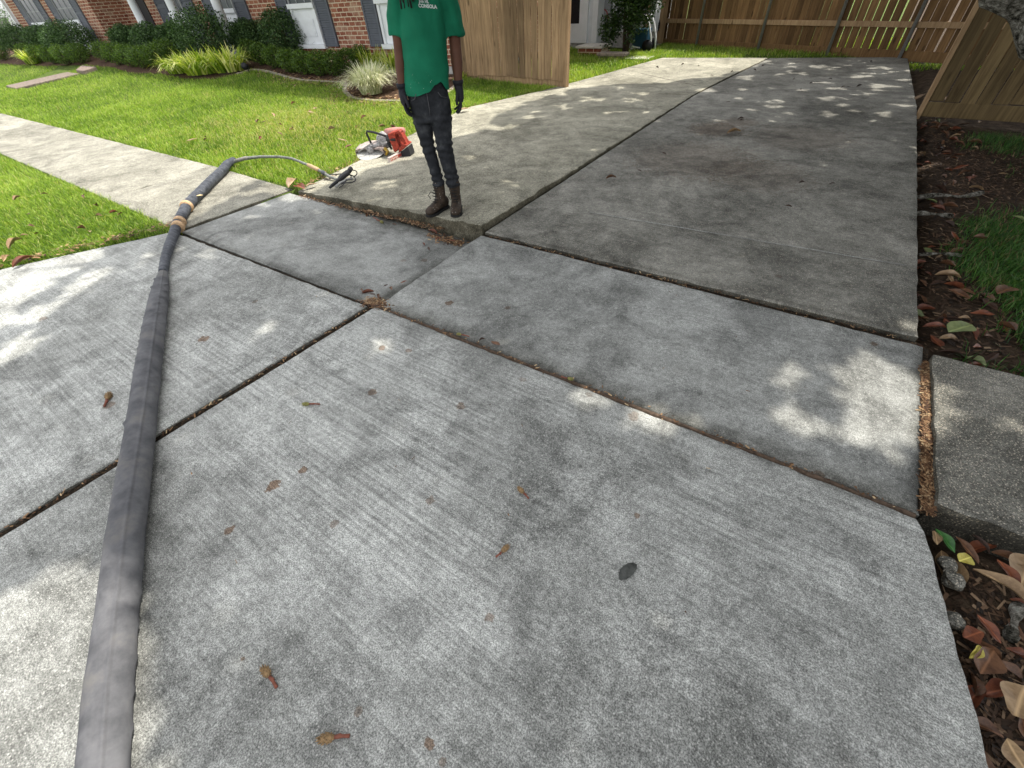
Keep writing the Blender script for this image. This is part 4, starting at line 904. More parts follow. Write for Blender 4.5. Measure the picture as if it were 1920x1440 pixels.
for P_ in ([(-.075, .01, .86), (-.088, .022, .70), (-.088, .026, .58), (-.084, .024, .51), (-.068, .03, .40), (-.054, .028, .28), (-.049, .024, .14), (-.048, .02, .07)],
           [(.062, -.01, .86), (.062, -.028, .70), (.056, -.036, .58), (.052, -.038, .50), (.062, -.020, .39), (.074, -.004, .27), (.082, -.002, .14), (.084, -.005, .07)]):
    b.tube(P_, [.060, .050, .042, .038, .036, .030, .028, .030], 16)
# bowed head
hc_ = Vector((.065, -.055, 1.675))
b.ball(hc_, (.073, .092, .105), 20, 14); b.ball(hc_+Vector((0, -.035, -.055)), (.052, .055, .055), 16, 10)
b.tube([hc_+Vector((0, -.085, .012)), hc_+Vector((0, -.108, -.028)), hc_+Vector((0, -.092, -.04))], [.010, .018, .012], 10)     # nose
for s in (-1, 1): b.ball(hc_+Vector((s*.074, .008, -.01)), (.010, .020, .030), 8, 6); b.ball(hc_+Vector((s*.032, -.078, .022)), (.024, .014, .008), 8, 6)
body = remeshed(b, 'body', M_skin, man, .0075, 5)
for s in (-1, 1): MB().ball(hc_+Vector((s*.030, -.0775, .003)), (.010, .007, .0042), 10, 8).build('eye', M_eye, body, True)
MB().ball(hc_+Vector((0, -.093, -.068)), (.024, .012, .009), 12, 8).build('mouth', M_lip, body, True)
# t-shirt
def hem(x):
    pts = [(-.22, .885), (-.10, .885), (-.0, .905), (.06, .945), (.10, .958), (.14, .90), (.22, .865)]
    for (x0, z0), (x1, z1) in zip(pts, pts[1:]):
        if x0 <= x <= x1: t = (x-x0)/(x1-x0); t = t*t*(3-2*t); return z0*(1-t)+z1*t
    return .885
t_ = MB()
loft(t_, [(-.015, 0, .84, .168, .130), (-.012, 0, .92, .168, .130), (.0, 0, 1.02, .170, .128), (.018, 0, 1.13, .160, .122), (.026, 0, 1.24, .158, .124), (.040, 0, 1.34, .165, .126), (.055, .0, 1.41, .172, .118), (.060, 0, 1.47, .145, .098), (.062, 0, 1.51, .085, .075)], 36)
t_.tube([(-.05, 0, 1.45), (-.11, 0, 1.42), (-.140, .01, 1.33), (-.146, .02, 1.24), (-.147, .02, 1.225)], [(.070, .07), (.072, .075), (.066, .076), (.058, .076), (.056, .076)], 24)
t_.tube([(.16, 0, 1.45), (.215, 0, 1.42), (.232, .01, 1.33), (.236, .02, 1.23), (.237, .02, 1.20)], [(.072, .07), (.074, .076), (.070, .078), (.069, .080), (.069, .082)], 24)
def h_(x): return hem(x)
def folds(co, nn):
    x, y, z = co; k = 1.0; d = 0
    # draped folds sweeping down from the right armpit to the left hem, and long vertical ones from the shoulders
    a = (x*.75+z*.65); d += .014*math.sin(a*42+noise.noise(Vector((x*5, y*5, z*4)))*4)*max(0, min(1, (1.15-z)/.2))*(0.4+0.6*max(0, min(1, (.10-x)/.2)))
    d += .009*math.sin(x*48+z*6+noise.noise(Vector((x*4, y*4, z*3)))*3)*max(0, min(1, (z-1.05)/.2))
    d += .010*noise.noise(Vector((x*8, y*8, z*5)))+.003*noise.noise(Vector((x*22, y*22, z*14)))
    d *= max(0.15, min(1, (z-h_(x))/.08))
    co = co+nn*d; h = hem(co.x)
    if co.z < h and co.z > .5: co.z = h+.0*co.z
    if co.z < .80: co.z = h
    return co
shirt = remeshed(t_, 't_shirt', M_shirt.m, man, .008, 4, folds)
bm_ = MB(); bm_.tube([(.062+.072*math.cos(t), .0+.066*math.sin(t), 1.502+.012*math.sin(t)) for t in np.linspace(0, 6.283, 28)], .008, 8, False); bm_.build('collar', M_shirt.m, shirt, True)
# chest lettering, laid on the cloth
bvh = BVHTree.FromPolygons([v.co[:] for v in shirt.data.vertices], [p.vertices[:] for p in shirt.data.polygons])
M_print = plain('white_print', (0.45, 0.50, 0.47), .7, .1)
def lettering(txt, x, z, size, name='print', rz=0.0):
    cu = bpy.data.curves.new('t', 'FONT'); cu.body = txt; cu.size = size; cu.offset = .0012; cu.resolution_u = 3; cu.extrude = 0
    ob = bpy.data.objects.new('t', cu); COL.objects.link(ob); dg = bpy.context.evaluated_depsgraph_get(); me = bpy.data.meshes.new_from_object(ob.evaluated_get(dg))
    COL.objects.unlink(ob); bpy.data.objects.remove(ob); bm = bmesh.new(); bm.from_mesh(me); bmesh.ops.triangulate(bm, faces=bm.faces); bmesh.ops.subdivide_edges(bm, edges=bm.edges, cuts=1)
    for v in bm.verts:
        px_, pz_ = v.co.x, v.co.y; wx_, wz_ = x+px_, z+pz_+px_*rz; hit = bvh.ray_cast(Vector((wx_, -1, wz_)), Vector((0, 1, 0)))
        v.co = Vector((wx_, (hit[0].y if hit[0] else -.12)-.0035, wz_))
    bm.to_mesh(me); bm.free(); me.materials.clear(); me.materials.append(M_print); o = bpy.data.objects.new(name, me); COL.objects.link(o); o.parent = shirt; return o
lettering('CONSOLA', .026, 1.372, .025, rz=-.12); lettering('JHA VIL', .034, 1.395, .019, rz=-.12)
# jeans
j = MB()
loft(j, [(-.012, .0, .70, .125, .10), (-.012, 0, .78, .152, .112), (-.012, .0, .87, .158, .112), (-.01, 0, .95, .138, .102), (-.008, 0, 1.0, .130, .095)], 32)
j.tube([(-.078, .01, .84), (-.088, .022, .70), (-.088, .026, .58), (-.084, .024, .51), (-.068, .03, .40), (-.054, .028, .28), (-.048, .024, .205)], [(.088, .100), (.076, .086), (.060, .072), (.056, .067), (.052, .062), (.046, .056), (.052, .060)], 24)
j.tube([(.062, -.01, .84), (.062, -.028, .70), (.056, -.036, .58), (.052, -.038, .50), (.062, -.020, .39), (.074, -.004, .27), (.078, .0, .195)], [(.090, .102), (.082, .090), (.070, .078), (.067, .074), (.062, .068), (.056, .060), (.060, .064)], 24)
def jf(co, nn):
    x, y, z = co; d = .006*noise.noise(Vector((x*14, y*14, z*9)))+.003*noise.noise(Vector((x*40, y*40, z*30)))
    for zc, w, amp in ((.52, .06, .008), (.25, .07, .010), (.72, .05, .005)):
        d += amp*math.sin(z*115+x*20*(1 if x > 0 else -1)+y*12+noise.noise(Vector((x*8, y*8, z*8)))*2)*math.exp(-((z-zc)/w)**2)
    return co+nn*d
jeans = remeshed(j, 'jeans', M_jean.m, man, .008, 5, jf)
mb = MB(); mb.tube([(-.008+.137*math.cos(t), .102*math.sin(t), .965) for t in np.linspace(0, 6.283, 32)], (.010, .016)[0], 8, False); mb.build('belt', M_sole, jeans, True)
mb = MB(); mb.tube([(.068, -.113, .90), (.09, -.110, .87), (.125, -.088, .858)], .003, 6); mb.tube([(-.095, -.112, .90), (-.11, -.105, .87), (-.14, -.08, .855)], .003, 6); mb.tube([(-.014, -.116, .93), (-.014, -.118, .80), (-.018, -.110, .755)], .003, 6)
mb.build('seam', plain('jean_stitch', (0.06, 0.06, 0.065), .8), jeans, True)
# gloves: palm, four fingers of different lengths and a thumb
def glove(wx_, wy_, wz_, s, name='glove'):
    """s = +1: his left hand (image right), thumb towards the front inside"""
    m_ = MB()
    m_.tube([(wx_, wy_, wz_+.035), (wx_, wy_, wz_+.005), (wx_+.004*s, wy_-.008, wz_-.03), (wx_+.006*s, wy_-.014, wz_-.07), (wx_+.004*s, wy_-.016, wz_-.092)], [(.036, .034), (.033, .030), (.030, .042), (.026, .046), (.018, .040)], 20)
    for i, (oy, L) in enumerate([(-.036, .070), (-.012, .080), (.012, .074), (.034, .058)]):
        bx, by, bz = wx_+.004*s, wy_-.016+oy, wz_-.085; cu = -.020*s*(1+.3*i)
        m_.tube([(bx, by, bz+.015), (bx+cu*.15, by-.004, bz-L*.4), (bx+cu*.7, by-.010, bz-L*.75), (bx+cu*1.5, by-.016, bz-L*.98)], [.0115, .0105, .0098, .0075], 12)
    m_.tube([(wx_-.006*s, wy_-.030, wz_-.020), (wx_-.018*s, wy_-.056, wz_-.048), (wx_-.026*s, wy_-.070, wz_-.080), (wx_-.028*s, wy_-.074, wz_-.103)], [.015, .0135, .012, .008], 12)
    g_ = remeshed(m_, name, M_glove, man, .0032, 2)
    c_ = MB(); c_.tube([(wx_, wy_, wz_+.016), (wx_, wy_, wz_+.044)], [(.038, .036), (.041, .039)], 18); c_.build('glove_cuff', M_glove, g_, True); return g_
glove(-.196, -.010, .915, -1); glove(.226, -.010, .905, 1)
# boots
def boot(ax_, ay_, toe_dir):
    d = Vector((math.sin(toe_dir), -math.cos(toe_dir), 0)); r = Vector((d.y*-1, d.x, 0)); r = Vector((-d.y, d.x, 0)); A = Vector((ax_, ay_, 0))
    rootv = A
    m_ = MB()
    m_.tube([A+Vector((0, .004, .24)), A+Vector((0, .004, .20)), A+Vector((0, .004, .14)), A+Vector((0, 0, .08)), A+Vector((0, 0, .035))], [(.050, .052), (.050, .052), (.046, .050), (.044, .052), (.042, .050)], 20)
    def sec(t, w, h, zc):
        c = A+d*t; return [c+r*(w*math.cos(q))+Vector((0, 0, max(.012, zc+h*math.sin(q)))) for q in np.linspace(0, 2*math.pi, 25)[:-1]]
    V = []; S = [sec(*q) for q in [(-.070, .024, .03, .05), (-.062, .036, .045, .06), (-.03, .042, .055, .065), (.03, .043, .055, .068), (.08, .046, .040, .055), (.13, .050, .034, .046), (.17, .046, .030, .042), (.195, .034, .022, .036), (.205, .018, .012, .032)]]
    for q in S: V += q
    F = [(i*24+k, i*24+(k+1) % 24, (i+1)*24+(k+1) % 24, (i+1)*24+k) for i in range(len(S)-1) for k in range(24)]+[tuple(reversed(range(24))), tuple((len(S)-1)*24+k for k in range(24))]
    m_.add(V, F); bt = remeshed(m_, 'boot', M_boot.m, man, .005, 4, lambda co, nn: co+nn*.003*noise.noise(co*40))
    so_ = MB(); V = []; ol = [(-.076, 0), (-.066, .03), (-.03, .044), (.03, .042), (.08, .048), (.13, .054), (.175, .048), (.205, .028), (.213, 0)]
    out = [(t, w) for t, w in ol]+[(t, -w) for t, w in reversed(ol[1:-1])]
    for z in (0.0, .020): V += [A+d*t+r*w+Vector((0, 0, z)) for t, w in out]
    n_ = len(out); so_.add(V, [(k, (k+1) % n_, n_+(k+1) % n_, n_+k) for k in range(n_)]+[tuple(reversed(range(n_))), tuple(range(n_, 2*n_))]); so_.build('sole', M_sole, bt, False, .003)
    lc = MB()
    for k in range(6):
        t = k/5; c = A+d*(.045+.05*(1-t)+.002)+Vector((0, 0, .10+.10*t)) if k > 1 else A+d*(.085-.02*k)+Vector((0, 0, .095+.012*k))
        lc.tube([c-r*.024, c+d*.004, c+r*.024], .0035, 6)
    c = A+d*.055+Vector((0, 0, .155)); lc.tube([c, c+d*.03-r*.03+Vector((0, 0, .02)), c+d*.045-r*.05+Vector((0, 0, -.01)), c+d*.03-r*.04+Vector((0, 0, -.04))], .003, 6); lc.tube([c, c+d*.03+r*.01-Vector((0, 0, .04)), c+d*.05+r*.015-Vector((0, 0, .07))], .003, 6)
    lc.build('laces', M_sole, bt, True); return bt
boot(-.050, .02, math.radians(-40)); boot(.085, -.01, math.radians(-5))
# dreadlocks hanging in front of the chest and down the back
hr_ = MB(); hr_.ball(hc_+Vector((0, .012, .025)), (.086, .100, .100), 20, 12)
rd = random.Random(4)
def dread(p0, p1, p2, p3, r=.0065):
    P = []
    for k in range(9):
        t = k/8; q = Vector(p0)*(1-t)**3+Vector(p1)*3*t*(1-t)**2+Vector(p2)*3*t*t*(1-t)+Vector(p3)*t**3
        P.append(q+Vector((noise.noise(q*22)*.006, noise.noise(q*22+Vector((5, 0, 0)))*.006, 0)))
    hr_.tube(P, [r*(1-.1*(k % 2))*(1 if k < 7 else .6) for k in range(9)], 6)
for k in range(13):   # his right side, falling on the chest
    x = -.082+.075*k/12+rd.uniform(-.01, .01); zt = rd.uniform(1.365, 1.43); dread(hc_+Vector((-.06+rd.uniform(-.015, .03), -.03, .03)), hc_+Vector((-.10, -.06, -.06)), (x, -.150, 1.52), (x, -.142-.004*(k % 3), zt))
for k in range(11):   # his left side
    x = .0+.075*k/10+rd.uniform(-.008, .008); zt = rd.uniform(1.395, 1.445); dread(hc_+Vector((.05+rd.uniform(-.03, .015), -.04, .04)), hc_+Vector((.09, -.09, -.05)), (x, -.155, 1.53), (x, -.146-.003*(k % 3), zt))
for k in range(26):
    a = 3.14*k/25; x = hc_.x+.085*math.cos(a); y = hc_.y+.02+.08*math.sin(a); dread((x, y, 1.74), (x+.03*math.cos(a), y+.03, 1.66), (x+.03*math.cos(a), y+.05, 1.52), (x+.01, y+.065, 1.42+rd.uniform(-.05, .04)))
hr_.build('hair', M_hair, man, True)

# ------------------------------------------------------------------ the big grey hose
M_sleeve = Mat('hose_sleeve_fabric', 0.9, 0.15)
M_sleeve.color(M_sleeve.mix(M_sleeve.ramp(M_sleeve.noise(5, 5, .7), [(0.55, 0), (0.72, .55)]), M_sleeve.ramp(M_sleeve.noise(10, 5, .65), [(0.3, (0.062, 0.063, 0.068)), (0.7, (0.140, 0.140, 0.147))]), (0.135, 0.122, 0.10))).bump(M_sleeve.noise(420, 2), .3, .002)
M_wrap = Mat('hose_tape', 0.6, 0.3)
M_wrap.color(M_wrap.ramp(M_wrap.noise(24, 5, .7), [(0.35, (0.018, 0.020, 0.026)), (0.6, (0.060, 0.066, 0.080)), (0.8, (0.20, 0.20, 0.19))]))
M_tan = plain('tan_tape', (0.42, 0.28, 0.16), .7, .3, 60); M_cable = plain('black_cable', (0.02, 0.02, 0.022), .5)
hose = thing('hose', 'big grey fabric covered pump hose with taped thin end lying across the driveway', 'hose', (-2.6, 1.6, 0))
def hosepts(L):
    out = []
    for (px_, py_, r) in L: x, y = G(px_, py_, r*.9+.002); out.append((x, y, r*.97+.003+(.004 if x < -2.3 else 0), r))
    return out
def rad_of(px_, py_, wpx):
    x, y = G(px_, py_, .05); d = RM.T @ (np.array([x, y, .05])-np.array([0, 0, CAM_H])); n1 = Vector((-d[0], -d[1])).length
    # pixels per metre across the view at that depth
    return .5*wpx*d[2]/FPX
sl_px = [(196, 1440, 108), (206, 1300, 100), (222, 1150, 88), (238, 1000, 80), (252, 900, 72), (266, 800, 62), (279, 700, 55), (290, 620, 48), (298, 570, 42), (304, 535, 33), (308, 512, 19)]
S = [(a, b_, min(.064, rad_of(a, b_, w)*.70)) for a, b_, w in sl_px]
hp = hosepts(S); p0, p1 = np.array(hp[0][:3]), np.array(hp[1][:3]); dv = (p0-p1)/np.linalg.norm(p0-p1)
hp = [tuple(p0+dv*2.6)+(hp[0][3],), tuple(p0+dv*1.2)+(hp[0][3],)]+hp
R_all = resample([np.array(p) for p in hp], 640)
V = []; F = []; sg = 88; prevu = Vector((0, 0, 1))
for i, p in enumerate(R_all):
    q = R_all[min(len(R_all)-1, i+1)]; o_ = R_all[max(0, i-1)]; T = Vector((q-o_)[:3]).normalized(); side = Vector((T.y, -T.x, 0)).normalized(); upv = side.cross(T); r = p[3]; s = i*.011
    for k in range(sg):
        a = 2*math.pi*k/sg; # a=0 right side, pi/2 top
        wr = .0016*noise.noise(Vector((s*7+math.sin(a)*1.2, math.cos(a)*1.3, s*2)))
        sq = math.sin((s*24)+2.2*math.sin(a*1.0)+4*noise.noise(Vector((s*2.1, 3, 0)))); m_ = max(0, noise.noise(Vector((s*3.1, math.cos(a)*1.1, math.sin(a)*1.1)))+.15)
        wr += .0045*(1-abs(sq))**4*m_*4.6*(.35+.65*(math.sin(a) > 0)*math.sin(a))
        seam = .0055*math.exp(-((a-1.02+.10*math.sin(s*1.4))/.075)**2)
        rr = r+wr*min(1, r/.04)+seam*(1 if r > .028 else 0)
        c_, sn = math.cos(a), math.sin(a); fl = .93 if sn < 0 else 1.0
        P_ = Vector(p[:3])+side*(rr*c_*1.05)+upv*(rr*sn*fl); P_.z = max(P_.z, .004); V.append(P_)
n_ = len(R_all); F = [(i*sg+k, i*sg+(k+1) % sg, (i+1)*sg+(k+1) % sg, (i+1)*sg+k) for i in range(n_-1) for k in range(sg)]+[tuple((n_-1)*sg+k for k in range(sg))]
child_at(mesh('fabric_sleeve', V, F, M_sleeve.m), hose)
th_px = [(308, 514, 21), (312, 490, 22), (318, 470, 23), (326, 449, 23), (334, 425, 24), (345, 404, 24), (353, 388, 24), (368, 372, 23), (386, 355, 23), (401, 339, 22), (417, 324, 21), (428, 311, 20), (440, 303, 16)]
S = [(a, b_, max(.010, rad_of(a, b_, w)*.66)) for a, b_, w in th_px]; hp2 = hosepts(S)
hp2 = [(x, y, z+.01, r) for x, y, z, r in hp2]
R2 = resample([np.array(p) for p in hp2], 380); V = []; sg = 22
def sweep(R2, sg, rf, name, mat):
    V = []
    for i, p in enumerate(R2):
        q = R2[min(len(R2)-1, i+1)]; o_ = R2[max(0, i-1)]; T = Vector((q-o_)[:3]).normalized(); side = Vector((T.y, -T.x, 0)).normalized(); upv = side.cross(T)
        for k in range(sg):
            a = 2*math.pi*k/sg; rr = rf(i, a, p[3]); V.append(Vector(p[:3])+side*(rr*math.cos(a))+upv*(rr*math.sin(a)))
    n_ = len(R2); F = [(i*sg+k, i*sg+(k+1) % sg, (i+1)*sg+(k+1) % sg, (i+1)*sg+k) for i in range(n_-1) for k in range(sg)]+[tuple(reversed(range(sg))), tuple((n_-1)*sg+k for k in range(sg))]
    return child_at(mesh(name, V, F, mat), hose)
def wrapf(i, a, r):
    t = (i*.42+a*.5)/6.283*1.35; t = t-math.floor(t); return r*(1+.10*t+.07*noise.noise(Vector((i*.035, math.cos(a), math.sin(a))))+.05*noise.noise(Vector((i*.3, math.cos(a)*2, math.sin(a)*2))))
sweep(R2, sg, wrapf, 'taped_hose', M_wrap.m)
for (px_, py_, w, m_) in ((336, 428, 27, M_tan), (339, 419, 26, M_tan), (352, 390, 27, M_tan)):
    r = rad_of(px_, py_, w)*.68; x, y = G(px_, py_, r*.9); x2, y2 = G(px_+6, py_-13, r*.9); d = Vector((x2-x, y2-y, 0)).normalized(); c = Vector((x, y, r+.012))
    mb = MB(); mb.tube([c-d*.03, c-d*.015, c+d*.018, c+d*.03], [r*1.05, r*1.16, r*1.14, r*1.04], 18); child_at(mb.build('tape_band', m_, None, True), hose)
x, y = G(372, 366, .075); mb = MB(); mb.add([(x-.035, y-.02, .072), (x+.03, y-.028, .078), (x+.035, y+.03, .070), (x-.03, y+.028, .066), (x-.033, y-.018, .076), (x+.028, y-.026, .083), (x+.033, y+.028, .075), (x-.028, y+.026, .070)], [(3, 2, 1, 0), (4, 5, 6, 7), (0, 1, 5, 4), (1, 2, 6, 5), (2, 3, 7, 6), (3, 0, 4, 7)]); child_at(mb.build('tape_flap', plain('yellow_tape', (0.62, 0.48, 0.26), .6), None, True), hose)
tn = [(438, 303, .022, .05), (459, 297, .020, .07), (488, 294, .017, .075), (523, 294, .016, .075), (547, 297, .015, .075), (579, 310, .015, .07), (600, 320, .016, .06), (616, 330, .017, .045), (632, 337, .014, .03)]
R3 = resample([np.array((*G(a, b_, z), z, r)) for a, b_, r, z in tn], 200)
sweep(R3, 16, lambda i, a, r: r*(1+.08*noise.noise(Vector((i*.12, math.cos(a), math.sin(a))))), 'thin_hose', plain('dusty_rubber', (0.16, 0.165, 0.15), .8, .45, 40))
M_grey_t = plain('grey_tape', (0.20, 0.19, 0.17), .7, .3, 50)
for t0, t1, c_ in ((.02, .10, M_tan), (.66, .80, M_tan), (.84, .88, M_wrap.m)):
    a_, b_ = R3[int(t0*199)], R3[int(t1*199)]; mb = MB(); pts_ = [tuple(R3[int((t0+(t1-t0)*k/4)*199)][:3]) for k in range(5)]; mb.tube(pts_, [.021, .024, .023, .024, .020] if t0 > .5 else [.022]*5, 14); child_at(mb.build('coupling', c_ if t0 > .5 else M_grey_t, None, True), hose)
# nozzle gun with looped cables
def gz(px_, py_, z): return Vector((*G(px_, py_, z), z))
mb = MB(); mb.tube([gz(625, 346, .075), gz(634, 338, .085), gz(640, 333, .09), gz(650, 325, .10), gz(656, 319, .11)], [.010, .016, .030, .030, .018], 14)
mb.tube([gz(654, 322, .105), gz(658, 316, .115)], [.024, .024], 12); mb.tube([gz(618, 352, .055), gz(626, 345, .07), gz(632, 341, .075)], [.012, .017, .016], 10)
nz_ = child_at(mb.build('nozzle', M_cable, None, True), hose)
mb = MB()
for pl in ([(657, 319, .12), (668, 319, .10), (671, 325, .07), (665, 331, .06), (655, 328, .07)], [(652, 326, .08), (664, 330, .06), (668, 338, .05), (660, 343, .05), (648, 342, .05), (640, 345, .05)], [(640, 345, .06), (650, 338, .055), (660, 333, .06), (655, 326, .08)], [(636, 352, .055), (645, 345, .06), (650, 336, .07)], [(606, 326, .06), (616, 327, .045), (628, 327, .045), (640, 326, .06)]):
    P_ = [gz(*q) for q in pl]; P2 = [Vector(q) for q in resample([np.array(p) for p in P_], 14)]
    for _ in range(2): P2 = [P2[0]]+[(P2[i-1]+P2[i]*2+P2[i+1])/4 for i in range(1, 13)]+[P2[13]]
    child_at(MB().tube(P2, .0055, 8).build('cable', M_cable, None, True), hose)
mb = MB(); mb.tube([gz(630, 350, .06), gz(640, 342, .065), gz(652, 336, .06), gz(662, 335, .055)], [.014, .012, .012, .008], 10); child_at(mb.build('handle', plain('worn_metal', (0.25, 0.25, 0.24), .5, .2, 30, .5, .5), None, True), hose)

# ------------------------------------------------------------------ cut-off saw at the lawn edge
sx0, sy0 = G(697, 288, .04); e_ = G(770, 288, .04); ang = math.atan2(e_[1]-sy0, e_[0]-sx0)
saw = thing('concrete_saw', 'red and grey cut-off saw with a big round blade guard lying at the lawn edge', 'saw', (sx0, sy0, .055), ang)
M_red = plain('red_plastic', (0.27, 0.035, 0.018), .65, .6, 45); M_gd = plain('dusty_guard', (0.36, 0.29, 0.26), .6, .45, 40, bump=.2); M_bl = plain('dusty_blade', (0.46, 0.45, 0.43), .5, .4, 40, .5, .3); M_grey = plain('dusty_grey_cover', (0.30, 0.29, 0.29), .6, .6, 40)
TL = Matrix.Rotation(math.radians(14), 4, 'X')
mb = MB().lathe([(.02, .0), (.185, .0), (.185, .006), (.02, .006)], 44); mb.rot(TL); mb.build('blade', M_bl, saw, False)
# guard: shell over the far half of the blade
V = []; F = []; ns = 28
for i in range(ns+1):
    t = math.radians(-12)+math.radians(204)*i/ns
    for r_g, z_g in ((.03, .050), (.12, .062), (.185, .052), (.202, .030), (.202, -.012), (.194, -.012), (.194, .024), (.12, .050), (.03, .040)): V.append((r_g*math.cos(t), r_g*math.sin(t), z_g))
F = [(i*9+k, i*9+(k+1) % 9, (i+1)*9+(k+1) % 9, (i+1)*9+k) for i in range(ns) for k in range(9)]+[tuple(range(9)), tuple(reversed(range(ns*9, ns*9+9)))]
mb = MB().add(V, F).rot(TL); mb.build('blade_guard', M_gd, saw, True)
mb = MB().lathe([(.045, .0), (.045, .07), (.03, .085), (.012, .09)], 18); mb.rot(TL); mb.build('hub', M_grey, saw, True)
mb = MB().tube([(.02, .0, .06), (.14, .05, .085), (.26, .06, .10)], [(.030, .022), (.034, .026), (.04, .03)], 12); mb.build('arm', M_grey, saw, True)
mb = MB(); mb.ball((.17, .10, .115), (.105, .085, .095), 18, 12); mb.tube([(.08, .12, .10), (.26, .12, .12)], [.07, .075], 16); remeshed(mb, 'engine_cover', M_grey, saw, .009, 4, lambda co, nn: co+nn*.006*noise.noise(co*26))
mb = MB(); mb.tube([(.02, .03, .07), (.0, .03, .14), (-.015, .03, .205), (.0, .03, .228), (.08, .02, .222), (.19, .01, .196), (.26, .02, .172)], .013, 12); mb.build('front_handle', M_cable, saw, True)
mb = MB(); mb.ball((.295, -.0, .15), (.05, .045, .055), 14, 10); mb.tube([(.29, -.03, .15), (.40, -.05, .155)], [.026, .020], 12); mb.tube([(.26, .0, .11), (.28, .02, .03)], [.02, .012], 8); mb.build('starter_housing', M_cable, saw, True)
mb = MB()
mb.tube([(.20, .14, .185), (.34, .12, .20), (.46, .10, .215)], [(.055, .045), (.06, .05), (.035, .035)], 14)
mb.build('top_cover', plain('faded_pink_cover', (0.45, 0.20, 0.17), .6, .2, 14), saw, True, .0)
mb = MB(); PV = [(.31, .215), (.45, .255), (.475, .235), (.50, .14), (.515, .075), (.40, .005), (.355, .005)]
def prism(P2, y0, y1): n = len(P2); return ([(x, y0, z) for x, z in P2]+[(x, y1, z) for x, z in P2], [tuple(range(n)), tuple(reversed(range(n, 2*n)))]+[(k, n+k, n+(k+1) % n, (k+1) % n) for k in range(n)])
mb.add(*prism([(.31, .215), (.40, .238), (.43, .07), (.355, .01), (.34, .03)], -.06, .10)); mb.add(*prism([(.40, .232), (.455, .252), (.478, .23), (.462, .195), (.435, .21), (.405, .20)], -.045, .05)); mb.add(*prism([(.452, .20), (.482, .225), (.53, .10), (.50, .085)], -.045, .05)); mb.add(*prism([(.40, .005), (.425, .075), (.50, .105), (.535, .098), (.535, .085)], -.065, .10))
mb.build('rear_handle_housing', M_red, saw, False, .006)
mb = MB().add(*prism([(.36, -.035), (.40, .001), (.54, .08), (.555, -.02), (.53, -.045)], -.055, .09)); mb.build('base', M_cable, saw, False, .006)
mb = MB(); mb.tube([(-.20, .10, -.02), (-.235, .06, .03), (-.20, .12, .06), (-.12, .2, .05), (-.05, .22, .03)], .004, 6); mb.tube([(-.12, -.11, .03), (0, -.04, .09), (.16, .03, .14), (.25, .05, .15)], .006, 6); mb.build('water_hose', plain('grey_tube', (0.30, 0.29, 0.28), .5), saw, True)
mb = MB(); mb.tube([(.21, -.02, .05), (.25, -.04, .02), (.22, -.05, -.02)], [.022, .02, .012], 10); mb.build('fuel_cap', plain('yellow_plastic', (0.35, 0.22, 0.03), .5), saw, True)
# small printed carton strip on the concrete
c0, c1 = G(732, 303, .03), G(757, 290, .03); an = math.atan2(c1[1]-c0[1], c1[0]-c0[0]); Lc = math.dist(c0, c1)
ct = thing('carton', 'small red and white printed carton strip lying on the concrete by the saw', 'carton', (c0[0], c0[1], .02), an)
MB().box(0, Lc, 0, .035, 0, .052).build('box', plain('pale_card', (0.50, 0.42, 0.38), .7, .2, 30), ct, False, .002)
mb = MB().box(.012, Lc-.012, -.0012, -.0004, .010, .042); mb.build('red_panel', plain('red_print', (0.38, 0.07, 0.05), .6, .3, 60), ct)
mb = MB()
for k in range(5): mb.box(.022+k*.030, .036+k*.030+.006*(k % 2), -.0022, -.0014, .016, .036)
mb.build('pale_print', plain('pale_print', (0.55, 0.50, 0.42), .7, .2, 60), ct)

# ------------------------------------------------------------------ magnolia cones, leaves and debris
M_cone = plain('cone_brown', (0.26, 0.17, 0.085), .8, .5, 120, bump=.6); M_cstem = plain('cone_stem', (0.16, 0.055, 0.035), .7, .3, 60); M_cgreen = plain('cone_green', (0.22, 0.21, 0.07), .7, .3, 80)
def cone(px_, py_, px2, py2, label, green=False, z=0.0, r=.011):
    a, b_ = G(px_, py_, z+.01), G(px2, py2, z+.006); root = thing('magnolia_cone', label, 'seed cone', (a[0], a[1], z), math.atan2(b_[1]-a[1], b_[0]-a[0]), 'magnolia cones on the driveway')
    L = math.dist(a, b_); mb = MB(); mb.ball((-.3*r, 0, r*.72), (r*1.45, r*.72, r*.72), 14, 10)
    for k in range(46):
        t = k*2.39996; h = -1+2*(k+.5)/46; q = math.sqrt(1-h*h); c = Vector((-.3*r+r*1.45*h, r*.72*q*math.cos(t), r*.72+r*.72*q*math.sin(t)))
        if c.z < .001: continue
        n_ = Vector((h, q*math.cos(t), q*math.sin(t))); mb.tube([c, c+n_*r*.30+Vector((-.38*r, 0, 0))*random.uniform(.5, 1.5)], [r*.17, r*.03], 5)
    mb.build('cone', M_cgreen if green else M_cone, root, True)
    MB().tube([(r*1.1, 0, r*.7), (L*.55, .001, r*.55), (L*.62, 0, r*.62), (L, -.002, r*.45)], [r*.34, r*.42, r*.28, r*.34], 9).build('stem', M_cstem, root, True); return root
cone(500, 1262, 520, 1288, 'brown cone with a red stem nearest the hose, lower left of the driveway', r=.014)
cone(616, 1384, 656, 1378, 'brown cone pointing right at the bottom edge of the photo', r=.015)
cone(945, 1030, 930, 1045, 'brown cone in the middle of the big slab pointing down left', r=.012)
cone(978, 920, 992, 934, 'small frayed cone above the middle of the big slab', r=.012)
cone(575, 757, 600, 757, 'pale green cone lying left of centre on the big slab', True, r=.012)
cone(203, 745, 197, 762, 'dark cone on the slab left of the hose', z=.0, r=.018)
cone(862, 626, 880, 630, 'tiny green pod in the joint left of the crossing slab', True, -.005, .010)
